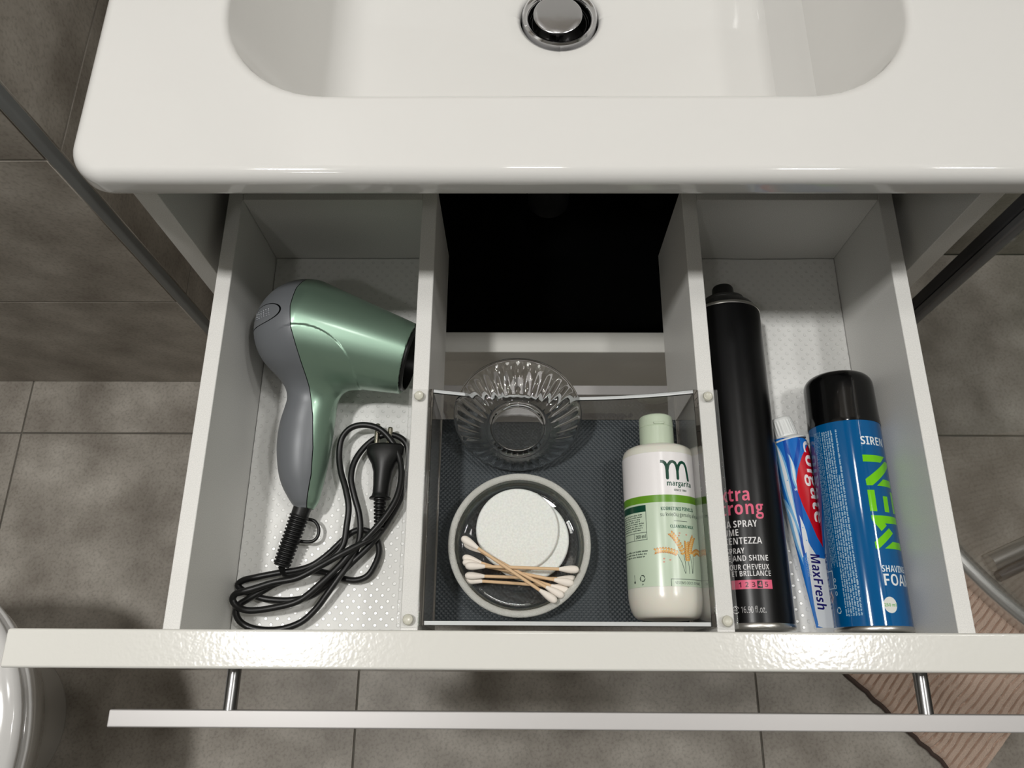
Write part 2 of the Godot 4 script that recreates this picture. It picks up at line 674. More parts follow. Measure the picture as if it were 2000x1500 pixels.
func washbasin() -> void:
	var t := thing("washbasin", "white ceramic washbasin with a wide rounded bowl on top of the vanity", "washbasin", Vector3(0, 878, -467))
	var rows := []
	var dx := 3.5
	var dz := -490.0
	# under the bowl, out to the rim, over the edge, down into the bowl, to the drain
	rows.push_back(rr(dx, dz, 33, 33, 33, 744))
	rows.push_back(rr(0, -455, 150, 110, 55, 748))
	rows.push_back(rr(-2, -448, 190, 150, 60, 790))
	rows.push_back(rr(-2, -446, 214, 162, 64, 878))
	rows.push_back(rr(0, -467, 262, 210, 20, 878))
	rows.push_back(rr(0, -467, 281, 227.5, 18, 878))
	for i in range(1, 6):
		var an := PI * 0.5 * i / 5.0
		rows.push_back(rr(0, -467, 281 + 5 * sin(an), 227.5 + 5 * sin(an), 18 + 5 * sin(an), 883 - 5 * cos(an)))
	for i in range(0, 9):
		var an := PI * 0.5 * i / 8.0
		rows.push_back(rr(0, -467, 278 + 8 * cos(an), 224.5 + 8 * cos(an), 15 + 8 * cos(an), 890 + 8 * sin(an)))
	rows.push_back(rr(0, -467, 262, 210, 20, 898))
	rows.push_back(rr(-1, -455, 230, 178, 60, 898))
	for i in range(0, 7):
		var an := PI * 0.5 * i / 6.0
		rows.push_back(rr(-2, -446, 211 - 5 * sin(an), 159 - 5 * sin(an), 66, 898 - 5 * (1.0 - cos(an))))
	for i in range(1, 9):
		var k := i / 8.0
		rows.push_back(rr(-2 + 7 * k, -446 - 3 * k, lerpf(206, 184, k), lerpf(154, 143, k), lerpf(66, 62, k), lerpf(893, 792, k)))
	for i in range(1, 11):
		var an := PI * 0.5 * i / 10.0
		rows.push_back(rr(5, -449, 184 - 24 * (1.0 - cos(an)) - 5 * sin(an), 143 - 24 * (1.0 - cos(an)) - 3 * sin(an), 62 - 18 * (1.0 - cos(an)), 792 - 24 * sin(an)))
	rows.push_back(rr(5, -455, 120, 95, 50, 765.5))
	rows.push_back(rr(4.5, -472, 75, 68, 50, 763))
	rows.push_back(rr(dx, dz, 46, 46, 46, 760.5))
	rows.push_back(rr(dx, dz, 37, 37, 37, 759))
	rows.push_back(rr(dx, dz, 33, 33, 33, 756))
	rows.push_back(rr(dx, dz, 33, 33, 33, 744))
	var mb := MB.new()
	mb.grid(rows, true)
	mb.fix(0)
	obj("body", mb, ceramic, t, false, 50.0)
	var c := Vector3(dx, 0, dz)
	obj("drain_ring", MB.new().lathe([Vector2(31.5, 757.2), Vector2(31.2, 760.0), Vector2(29.6, 761.2), Vector2(27.5, 760.4), Vector2(25.0, 757.0), Vector2(23.6, 751.0), Vector2(23.2, 735.0), Vector2(31.5, 735.0), Vector2(31.5, 757.2)], 72, c), chrome, t)
	obj("drain_cup", MB.new().lathe([Vector2(23.1, 752), Vector2(22.6, 752), Vector2(22.4, 734), Vector2(0.01, 733.5), Vector2(0.01, 731.5), Vector2(23.1, 732), Vector2(23.1, 752)], 48, c), mat("dull drain cup", Color(0.25, 0.25, 0.25), 0.35, 0.9), t)
	var plug := MB.new()
	plug.lathe([Vector2(0.01, 766.2), Vector2(8, 766.1), Vector2(15, 765.8), Vector2(19.2, 765.3), Vector2(20.2, 764.5), Vector2(20.0, 763.3), Vector2(17, 762.6), Vector2(0.01, 762.4)], 64, c + Vector3(-1.8, 0, 3.0))
	obj("drain_plug", plug, mat("chrome plug", Color(0.8, 0.8, 0.81), 0.16, 1.0), t)
	var stem := MB.new()
	stem.lathe([Vector2(16.5, 762.3), Vector2(17.6, 761.4), Vector2(17.6, 759.6), Vector2(16.5, 758.8), Vector2(6, 758), Vector2(6, 733), Vector2(0.01, 733), Vector2(0.01, 762.3), Vector2(16.5, 762.3)], 48, c + Vector3(-1.8, 0, 3.0))
	stem.box(Vector3(dx - 3.0, 734, dz + 8), Vector3(dx - 0.6, 759, dz + 20), 0.4)
	obj("plug_stem", stem, mat("dull steel", Color(0.6, 0.6, 0.6), 0.25, 1.0), t)
	obj("drain_trap", MB.new().lathe([Vector2(0.01, 486), Vector2(20, 486), Vector2(23.5, 489.5), Vector2(23.8, 560), Vector2(25.5, 562), Vector2(25.5, 580), Vector2(18, 584), Vector2(18, 730), Vector2(0.01, 730)], 40, c), mat("grey trap", Color(0.5, 0.5, 0.5), 0.3), t)


# ---- vanity cabinet with its drawers
func cabinet() -> void:
	var t := thing("vanity_cabinet", "white vanity cabinet under the washbasin with its upper drawer pulled out", "cabinet", Vector3(0, 400, -480))
	for s in [-1.0, 1.0]:
		var lo := 257.0 if s > 0 else -272.0
		obj("side_panel", MB.new().box(Vector3(lo, 400, -698), Vector3(lo + 15, 875, -257), 0.6), laminate, t)
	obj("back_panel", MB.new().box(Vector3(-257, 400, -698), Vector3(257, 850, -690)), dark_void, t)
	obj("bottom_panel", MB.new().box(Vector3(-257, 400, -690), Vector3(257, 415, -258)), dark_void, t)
	# lower drawer, shut: its front, its dark box behind and its bar handle
	var ld := obj("lower_drawer", MB.new().box(Vector3(-272, 404, -257), Vector3(272, 638, -238), 1.2, 3), white_lacquer, t)
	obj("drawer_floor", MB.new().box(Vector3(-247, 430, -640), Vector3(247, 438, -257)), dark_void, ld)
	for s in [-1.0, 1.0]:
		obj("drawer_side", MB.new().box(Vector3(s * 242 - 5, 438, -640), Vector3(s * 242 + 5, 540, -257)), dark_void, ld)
	obj("handle_bar", MB.new().box(Vector3(-236, 601, -217.5), Vector3(236, 610.5, -208.5), 0.8), alu, ld)
	for s in [-1.0, 1.0]:
		obj("handle_post", MB.new().tube(PackedVector3Array([Vector3(s * 176, 605.5, -238), Vector3(s * 176, 605.5, -217)]), [3.4], 16), alu, ld)
	# upper drawer, open
	var dr := Node3D.new()
	dr.name = "drawer"
	dr.position = Vector3(0, 264, 330) * U
	t.add_child(dr)
	for s in [-1.0, 1.0]:
		obj("drawer_side", MB.new().box(Vector3(minf(s * 236.5, s * 247.3), 664, -318), Vector3(maxf(s * 236.5, s * 247.3), DT, 4.5), 0.8), laminate, dr)
		obj("drawer_back", MB.new().box(Vector3(minf(s * 102, s * 236.4), 664, -318), Vector3(maxf(s * 102, s * 236.4), DT - 0.4, -307), 0.5), laminate, dr)
	for s in [-1.0, 1.0]:
		obj("divider", MB.new().box(Vector3(minf(s * 91, s * 102), 664, -318), Vector3(maxf(s * 91, s * 102), DT, 4.5), 0.8), laminate, dr)
		obj("drawer_floor", MB.new().box(Vector3(minf(s * 102, s * 236.5), 668, -307), Vector3(maxf(s * 102, s * 236.5), 676.4, 4.5)), laminate, dr)
	obj("front_panel", MB.new().box(Vector3(-278.5, 640, 4.5), Vector3(278.5, 868, 22.6), 1.3, 3), white_lacquer, dr)
	obj("handle_bar", MB.new().box(Vector3(-236.5, 829, 42.0), Vector3(236.5, 838, 50.3), 0.7), alu, dr)
	var post := mat("satin steel", Color(0.62, 0.62, 0.62), 0.3, 1.0)
	for s in [-1.0, 1.0]:
		obj("handle_post", MB.new().tube(PackedVector3Array([Vector3(s * 176.5, 834.4, 22), Vector3(s * 176.5, 834.4, 43)]), [3.5], 20), post, dr)


# ---- shower
func shower_path(y: float, off: float) -> PackedVector3Array:
	var p := PackedVector3Array()
	p.push_back(Vector3(549 + off, y, -699))
	p.push_back(Vector3(549 + off, y, -580))
	for i in 41:
		var an := PI * 0.5 * i / 40.0
		p.push_back(Vector3(1109 - cos(an) * (560 - off), y, -479 + sin(an) * (560 - off)))
	p.push_back(Vector3(1220, y, 81 - off))
	p.push_back(Vector3(1328, y, 81 - off))
	return p


func ribbon(prof: Array, i0: int, i1: int) -> MB:
	# sweeps a profile of Vector2(offset inwards, height) along the shower's outline
	var rows := []
	var lines := []
	for q in prof:
		lines.push_back(shower_path(q.y, q.x))
	for i in range(i0, i1):
		var r := PackedVector3Array()
		for l in lines:
			r.push_back(l[i])
		rows.push_back(r)
	return MB.new().loft(rows)


func shower() -> void:
	var t := thing("shower_enclosure", "curved glass shower enclosure with a chrome bottom rail beside the bath mat", "shower", Vector3(900, 0, -300))
	var prof := [Vector2(-15, 1), Vector2(-15, 26), Vector2(-12, 32), Vector2(-6, 35.5), Vector2(6, 35.5), Vector2(12, 32), Vector2(15, 26), Vector2(15, 1)]
	var rail := mat("polished aluminium rail", Color(0.9, 0.9, 0.89), 0.28, 0.8)
	obj("bottom_rail", ribbon(prof, 0, 45), rail, t)
	var gl := pane("greenish shower glass", Color(0.35, 0.42, 0.33), 0.16)
	obj("glass_panel", ribbon([Vector2(-3, 33), Vector2(-3, 1900), Vector2(3, 1900), Vector2(3, 33)], 0, 3), gl, t)
	obj("glass_panel", ribbon([Vector2(-3, 33), Vector2(-3, 1900), Vector2(3, 1900), Vector2(3, 33)], 3, 45), gl, t)
	var dk := mat("dark seal profile", srgb(62, 63, 66), 0.4, 0.3)
	obj("seal_profile", MB.new().box(Vector3(540, 30, -492), Vector3(558, 1900, -474), 4.0, 3), dk, t)
	obj("profile_strip", MB.new().box(Vector3(541, 30, -473.5), Vector3(557, 1900, -462), 3.0, 3), mat("grey profile", srgb(125, 127, 130), 0.35, 0.6), t)
	var a := Vector3(714, 0, -134)
	var dir := Vector3(57, 0, -24).normalized()
	var side := Vector3(-dir.z, 0, dir.x)
	for k in [[-11.0, 14.0], [12.0, 8.0]]:
		var mb := MB.new()
		var p: Vector3 = a + side * k[0]
		var q := p + dir * 420.0
		mb.tube(PackedVector3Array([p + Vector3(0, 9, 0), q + Vector3(0, 9, 0)]), [k[1]], 14)
		obj("inner_rail", mb, rail if k[0] < 0 else mat("dark rail", Color(0.45, 0.46, 0.48), 0.3, 0.6), t)


# ---- toilet
func dring(tip: float, wid: float, y: float, zc := 98.0, back := -1045.0) -> PackedVector3Array:
	var p := PackedVector3Array()
	var mid := tip - wid * 1.02
	for i in 41:
		var an := -PI * 0.5 + PI * i / 40.0
		p.push_back(Vector3(mid + (tip - mid) * pow(cos(an), 0.92) if absf(an) < 1.5705 else mid, y, zc + wid * sin(an)))
	for i in 9:
		var k := (i + 1) / 10.0
		p.push_back(Vector3(lerpf(mid, back, k), y, zc + wid * lerpf(1.0, 0.72, k * k)))
	for i in 9:
		var k := 1.0 - (i + 1) / 10.0
		p.push_back(Vector3(lerpf(mid, back, k), y, zc - wid * lerpf(1.0, 0.72, k * k)))
	return p


func toilet() -> void:
	var t := thing("toilet", "white toilet with closed lid at the photo's lower left corner", "toilet", Vector3(-800, 0, 98))
	var bowl := []
	for q in [[-705.0, 108.0, 0.0], [-700.0, 112.0, 14.0], [-686.0, 120.0, 80.0], [-655.0, 134.0, 160.0], [-606.0, 152.0, 240.0], [-562.0, 166.0, 310.0], [-540.0, 174.0, 360.0], [-533.0, 177.0, 384.0], [-536.0, 174.0, 389.0], [-548.0, 164.0, 391.0]]:
		bowl.push_back(dring(q[0], q[1], q[2]))
	obj("bowl", MB.new().loft(bowl), ceramic, t, false, 50.0)
	var pl := mat("white seat plastic", srgb(236, 235, 233), 0.12)
	var seat := []
	for q in [[-540.0, 170.0, 391.5], [-529.0, 180.0, 392.5], [-524.5, 184.0, 397.0], [-524.5, 184.0, 402.0], [-529.0, 180.0, 406.5], [-540.0, 170.0, 407.5]]:
		seat.push_back(dring(q[0], q[1], q[2]))
	obj("seat", MB.new().loft(seat), pl, t, false, 50.0)
	var lid := []
	for q in [[-545.0, 166.0, 408.5], [-531.0, 178.0, 409.0], [-526.0, 182.0, 412.0], [-526.0, 182.0, 417.0], [-531.0, 178.0, 423.0], [-545.0, 166.0, 427.0], [-575.0, 140.0, 429.5], [-680.0, 60.0, 431.0]]:
		lid.push_back(dring(q[0], q[1], q[2]))
	obj("lid", MB.new().loft(lid), pl, t, false, 50.0)


# ---- bath mat
func bath_mat() -> void:
	var ud := Vector3(-1, 0, -1).normalized()
	var vd := Vector3(1, 0, -1).normalized()
	var corner := Vector3(621, 0, 174)
	var ns := FastNoiseLite.new()
	ns.seed = 4
	ns.frequency = 0.012
	var rows := []
	var lu := 430.0
	var lv := 236.0
	var nu := 800
	var nv := 36
	for j in nv + 1:
		var r := PackedVector3Array()
		var b := lv * j / nv
		for i in nu + 1:
			var a := lu * i / nu
			var wob := ns.get_noise_2d(a * 0.6, b * 1.1) * 6.0
			var ph := (a + wob) / 10.2
			var h := 9.0 - 7.0 * pow(absf(cos(PI * ph)), 26.0)
			h += ns.get_noise_2d(a * 5.0, b * 5.0) * 1.0
			var ed := minf(minf(a, lu - a), minf(b, lv - b))
			h *= clampf(ed / 2.5, 0.0, 1.0)
			var ea := ns.get_noise_2d(a * 3.0, 900.0) * 3.5 if b < 1.0 or b > lv - 1.0 else 0.0
			r.push_back(corner + ud * a + vd * (b + ea) + Vector3(0, maxf(0.3, h), 0))
		rows.push_back(r)
	var mb := MB.new()
	mb.grid(rows, false)
	mb.fix(0)
	var fuzz := bump(mat("beige chenille", srgb(240, 214, 196), 0.95, 0.0, 0.1), height_tex(256, 0.08, 3, 21), 0.35, 40.0)
	grain(fuzz, noise_tex(256, 0.1, 3, 31, Color(0.85, 0.84, 0.83), Color(1, 1, 1)), 50.0)
	fuzz.rim_enabled = true
	fuzz.rim = 0.4
	var m := thing("bath_mat", "beige ribbed bath mat lying on the tiles beside the shower rail", "bath mat", corner + ud * 215.0 + vd * 118.0)
	obj("pile", mb, fuzz, m, false, 60.0)
	var hem := PackedVector3Array()
	for i in 60:
		var a := lu * i / 59.0
		hem.push_back(corner + ud * a + vd * (ns.get_noise_2d(a * 3.0, 900.0) * 3.5 - 2.0) + Vector3(0, 3.4, 0))
	obj("hem", MB.new().tube(hem, [3.2], 8), mat("dark brown hem", srgb(82, 68, 62), 0.95), m)


# ---- liners and organizer
func dot_height(n: int, kind: int) -> ImageTexture:
	var im := Image.create(n, n, false, Image.FORMAT_RGB8)
	for y in n:
		for x in n:
			var h := 0.0
			for c in [Vector2(0, 0), Vector2(1, 0), Vector2(0, 1), Vector2(1, 1), Vector2(0.5, 0.5)]:
				var d: float = (Vector2(x + 0.5, y + 0.5) / n - c).length()
				if kind == 0:
					h = maxf(h, exp(-d * d / 0.02))
				else:
					h = maxf(h, clampf(1.15 - d * 3.0, 0.0, 1.0))
			im.set_pixel(x, y, Color(h, h, h))
	return ImageTexture.create_from_image(im)


func liners() -> void:
	var dots := dot_height(64, 0)
	var lm := bump(mat("white embossed liner", srgb(234, 234, 231), 1.0, 0.0, 0.6), dots, 0.8, 8.3)
	var ri := dots.get_image()
	for y in 64:
		for x in 64:
			var q := lerpf(0.6, 0.26, smoothstep(0.15, 0.5, ri.get_pixel(x, y).r))
			ri.set_pixel(x, y, Color(q, q, q))
	lm.roughness_texture = ImageTexture.create_from_image(ri)
	lm.roughness_texture_channel = BaseMaterial3D.TEXTURE_CHANNEL_RED
	var ns := FastNoiseLite.new()
	ns.frequency = 0.01
	for s in [-1.0, 1.0]:
		var rows := []
		for j in 41:
			var r := PackedVector3Array()
			for i in 21:
				var x: float = lerpf(102.8, 236.0, i / 20.0) * s
				var z := lerpf(-306.4, 4.0, j / 40.0)
				r.push_back(Vector3(x, 678.6 + ns.get_noise_2d(x * 1.6, z * 1.2) * 0.9, z))
			rows.push_back(r)
		var mb := MB.new()
		mb.grid(rows, false)
		var top := mb.ix.size()
		var nvx := mb.v.size()
		for i in nvx:      # its underside
			mb.v.push_back(mb.v[i] - Vector3(0, 1.2, 0))
			mb.uv.push_back(mb.uv[i])
		for k in range(0, top, 3):
			mb.ix.append_array(PackedInt32Array([mb.ix[k] + nvx, mb.ix[k + 2] + nvx, mb.ix[k + 1] + nvx]))
		mb.fix(0)
		tag(obj("drawer_liner", mb, lm), "white dotted plastic liner on the drawer floor under the hair dryer" if s < 0 else "white dotted plastic liner on the drawer floor under the spray cans", "drawer liner", "dotted liners in the drawer")
	var mm := bump(mat("dark grey ribbed mat", srgb(48, 55, 59), 0.5), dot_height(64, 1), 0.4, 3.2)
	tag(obj("organizer_mat", MB.new().box(Vector3(-86.6, 709.6, -153.0), Vector3(86.2, 711.6, -7.2), 0.5), mm), "dark grey honeycomb mat on the floor of the clear organizer", "mat")


func organizer() -> void:
	var t := thing("acrylic_organizer", "clear acrylic tray hanging between the two drawer dividers by its flanges", "organizer", Vector3(0, 706, -80))
	var ac := clear_glass("clear acrylic", 0.049)
	var thin := pane("thin clear acrylic", Color(0.95, 0.96, 0.96), 0.04)
	obj("tray_floor", MB.new().box(Vector3(-90.3, 706.2, -156), Vector3(90.3, 709.2, -3.2)), thin, t)
	for s in [-1.0, 1.0]:
		obj("side_wall", MB.new().box(Vector3(minf(s * 87.3, s * 90.3), 709.4, -156), Vector3(maxf(s * 87.3, s * 90.3), 769.0, -3.2), 0.3), ac, t)
		var fl := obj("flange", MB.new().box(Vector3(minf(s * 90.5, s * 103.6), DT + 0.2, -156), Vector3(maxf(s * 90.5, s * 103.6), DT + 3.0, -2.2), 0.5), thin, t)
		for z in [-151.0, -6.6]:
			obj("bumper", MB.new().lathe([Vector2(0.01, DT + 4.4), Vector2(1.6, DT + 4.4), Vector2(2.3, DT + 4.8), Vector2(2.9, DT + 4.5), Vector2(3.4, DT + 3.2), Vector2(0.01, DT + 3.1)], 28, Vector3(s * 96.8, 0, z)), mat("milky bumper", srgb(206, 204, 190), 0.3), fl)
	var cut := mat("frosted cut edge", srgb(205, 208, 208), 0.35)
	cut.backlight_enabled = true
	cut.backlight = Color(0.5, 0.5, 0.5)
	var fw := obj("front_wall", MB.new().box(Vector3(-87.2, 709.4, -6.2), Vector3(87.2, 767.0, -3.2), 0.4), ac, t)
	var rows := []
	for i in 25:
		var x := lerpf(-87.2, 87.2, i / 24.0)
		var sag := 1.0 - pow(x / 87.2, 2.0)
		var y := 768.5 - 15.0 * sag
		rows.push_back(PackedVector3Array([Vector3(x, 709.4, -156), Vector3(x, y - 0.4, -156), Vector3(x, y, -155.6), Vector3(x, y, -153.4), Vector3(x, y - 0.4, -153), Vector3(x, 709.4, -153)]))
	var bw := obj("back_wall", MB.new().loft(rows), ac, t)
	var er := []
	for r in rows:
		var x: float = r[0].x
		var y: float = r[2].y + 0.1
		er.push_back(PackedVector3Array([Vector3(x, y, -155.7), Vector3(x, y + 0.5, -155.5), Vector3(x, y + 0.5, -153.5), Vector3(x, y, -153.3)]))
	obj("cut_edge", MB.new().loft(er), cut, bw)
	obj("cut_edge", MB.new().box(Vector3(-87.2, 767.1, -6.0), Vector3(87.2, 767.7, -3.6), 0.2), cut, fw)


# ---- glass bowls and what they hold
func bowl_mesh(rim: float, base: float, foot: float, h: float, wall: float, flutes: int, amp: float, pw: float) -> Array:
	var outer := [Vector2(0.01, 1.3), Vector2(foot - 3.0, 1.3), Vector2(foot - 1.2, 0.2), Vector2(foot + 0.6, 0.2), Vector2(foot + 2.2, 1.6)]
	for i in range(0, 15):
		var k := i / 14.0
		outer.push_back(Vector2(lerpf(base, rim, pow(k, pw)), lerpf(3.2, h - 2.0, k)))
	outer.push_back(Vector2(rim, h - 0.9))
	outer.push_back(Vector2(rim - 0.7, h - 0.2))
	outer.push_back(Vector2(rim - wall * 0.5, h))
	outer.push_back(Vector2(rim - wall + 0.6, h - 0.3))
	var step_in := 1.0 if pw > 0.7 else 0.0   # the straight wall is rippled inside
	var inner := []
	for i in range(14, -1, -1):
		var k := i / 14.0
		inner.push_back(Vector2(lerpf(base, rim, pow(k, pw)) - wall + 0.35 * sin(k * 17.0) * step_in, lerpf(6.8, h - 1.2, k)))
	inner.push_back(Vector2(base - wall - 0.5, 5.6))
	inner.push_back(Vector2(base - wall - 1.6, 4.8))
	inner.push_back(Vector2(base - wall - 3.0, 4.6))
	inner.push_back(Vector2(base * 0.4, 4.6))
	inner.push_back(Vector2(0.01, 4.6))
	var rows := []
	var seg := flutes * 8
	for q in outer + inner:
		rows.push_back(PackedVector3Array())
	var all := outer + inner
	for j in all.size():
		var q: Vector2 = all[j]
		var r := PackedVector3Array()
		var on := 0.0
		if j < outer.size():
			on = smoothstep(2.5, 6.0, q.y) * (1.0 - smoothstep(h * 0.74, h * 0.84, q.y))
		for i in seg:
			var ph := TAU * i / seg
			var f := absf(sin(ph * flutes * 0.5))
			var rad := q.x - on * amp * (1.0 - f)
			r.push_back(Vector3(rad * sin(ph), q.y, rad * cos(ph)))
		rows[j] = r
	# [whole, floor, wall, rim]: the last three together make the whole
	var out := []
	var a := 5
	var b := rows.size() - 6
	for sec in [[[0, rows.size()]], [[0, a + 1], [b, rows.size()]], [[a, 19], [26, b + 1]], [[18, 27]]]:
		var mb := MB.new()
		for q in sec:
			mb.grid(rows.slice(q[0], q[1]), true)
		out.push_back(mb)
	return out


func bowls() -> void:
	var gl := clear_glass("clear pressed glass", 0.05)
	# the upright bowl's wall carries a fine embossed, half frosted pattern; its floor is smooth
	var em := clear_glass("embossed pressed glass", 0.05, 0.07, Color(0.92, 0.95, 0.9))
	em.roughness = 0.1
	bump(em, height_tex(256, 0.06, 2, 61), 0.25, 22.0, false)
	var rg := clear_glass("bright glass rim", 0.05, 0.5, Color(1.0, 1.0, 0.97))
	rg.roughness = 0.12
	bump(rg, height_tex(256, 0.09, 2, 62), 0.35, 18.0, false)
	var m: Array = bowl_mesh(48.3, 45.6, 29.0, 20.5, 4.2, 44, 0.8, 0.8)
	var a := thing("glass_bowl", "clear glass bowl standing upright on the dark mat, holding cotton pads and swabs", "bowl", Vector3(-29.2, 711.7, -58.8))
	obj("bowl_base", m[1], gl, a, true, 30.0)
	obj("bowl_wall", m[2], em, a, true, 30.0)
	obj("rim", m[3], rg, a, true, 30.0)
	m = bowl_mesh(44.5, 22.0, 20.0, 22.0, 3.0, 36, 1.6, 0.62)
	var b := obj("glass_bowl", m[0], gl, null, true, 30.0)
	b.position = Vector3(-30.6, 760.2, -129.0) * U
	b.rotation_degrees = Vector3(-133.5, 0, 0)
	tag(b, "empty fluted glass bowl leaning upside down against the clear tray's back wall", "bowl")


func cotton() -> void:
	var cm := bump(mat("cotton", srgb(246, 243, 238), 1.0, 0.0, 0.1), height_tex(512, 0.05, 4, 77), 0.28, 40.0)
	grain(cm, noise_tex(512, 0.03, 4, 78, Color(0.93, 0.93, 0.93), Color(1, 1, 1)), 34.0)
	cm.subsurf_scatter_enabled = true
	cm.subsurf_scatter_strength = 0.15
	var prof := []
	for i in 9:
		var an := -PI * 0.5 + PI * i / 8.0
		prof.push_back(Vector2(27.0 + 1.6 * cos(an), 2.0 + 1.9 * sin(an)))
	var full := [Vector2(0.01, 0.2), Vector2(15, 0.1)] + prof + [Vector2(25.4, 3.55), Vector2(24.0, 3.95), Vector2(12, 4.1), Vector2(0.01, 4.1)]
	for k in 2:
		var mb := MB.new().lathe(full, 72)
		var o := obj("cotton_pad", mb, cm, null, true)
		o.position = (Vector3(-23.4, 716.6, -63.6) if k == 0 else Vector3(-30.6, 720.7, -69.6)) * U
		o.rotation_degrees = Vector3(0, 40 * k, 0)
		tag(o, "round white cotton pad lying half covered on the glass bowl's floor" if k == 0 else "upper round white cotton pad, fully seen on top of the other", "cotton pad", "cotton pads in the glass bowl")
	# swabs: a paper stick with a bud at either end
	var stick := mat("tan paper stick", srgb(220, 188, 150), 0.7, 0.0, 0.3)
	var bud := mat("cotton bud", srgb(240, 232, 222), 1.0, 0.0, 0.1)
	var proto := thing("cotton_swab", "", "cotton swab", Vector3.ZERO, "cotton swabs in the glass bowl")
	obj("stick", MB.new().tube(PackedVector3Array([Vector3(-34, 0, 0), Vector3(0, 0, 0), Vector3(34, 0, 0)]), [1.1], 10), stick, proto, true)
	for s in [-1.0, 1.0]:
		var pp := PackedVector3Array()
		var rr2 := []
		for q in [[24.5, 1.15], [26.5, 1.6], [29.5, 2.2], [32.5, 2.65], [35, 2.6], [36.6, 2.1], [37.5, 1.2], [37.8, 0.2]]:
			pp.push_back(Vector3(s * q[0], 0, 0))
			rr2.push_back(q[1])
		obj("cotton_tip", MB.new().tube(pp, rr2, 14), bud, proto, true)
	var list := [
		[-61.5, -35.2, 2.0, -31.4, 721.6, "lowest cotton swab, its bud peeping from under the others at lower left"],
		[-62.8, -38.0, 6.4, -36.0, 724.6, "nearly level cotton swab, middle one of the three at lower left"],
		[-66.5, -49.6, 3.6, -27.6, 728.6, "cotton swab with its left bud furthest out to the left"],
		[-66.2, -46.2, 6.0, -32.6, 731.0, "cotton swab crossing beneath the topmost one, right bud second from top"],
		[-64.4, -58.0, -2.0, -25.0, 732.6, "cotton swab half hidden behind the steepest one, beside the pads"],
		[-64.4, -43.2, 9.6, -41.0, 735.4, "topmost cotton swab lying level, its right bud nearest the bowl's right wall"],
		[-66.0, -60.5, -6.6, -21.4, 737.4, "steepest cotton swab, running from the pads down to the bowl's front"]]
	for k in list.size():
		var q: Array = list[k]
		var o: Node3D = proto
		if k > 0:
			o = proto.duplicate()
			o.name = numbered(self, "cotton_swab")
			add_child(o, true)
		o.set_meta("label", q[5])
		var pa := Vector3(q[0], q[4], q[1])
		var pb := Vector3(q[2], q[4], q[3])
		var d := (pb - pa).normalized()
		o.transform = Transform3D(Basis(d, Vector3.UP, d.cross(Vector3.UP)), (pa + pb) * 0.5 * U)


# ---- bottles and cans: built upright, front along +Z, then laid down with the cap towards the wall
func lay(o: Node3D, base: Vector3) -> void:
	o.position = base * U
	o.rotation_degrees = Vector3(-90, 0, 0)


func micro(l: Lab, rg: RandomNumberGenerator, x: float, y: float, length: float, h: float, col: Color, down: bool) -> void:
	# one line of print too small to read
	var p := 0.0
	while p < length:
		var w := rg.randf_range(1.0, 4.5)
		var e := minf(length, p + w)
		while p < e:
			var cw := rg.randf_range(0.28, 0.5)
			var hh := h * rg.randf_range(0.55, 1.0)
			if down:
				l.rect(x, y + p, x + hh, y + p + cw, col)
			else:
				l.rect(x + p, y - hh, x + p + cw, y, col)
			p += cw + 0.16
		p += 0.55


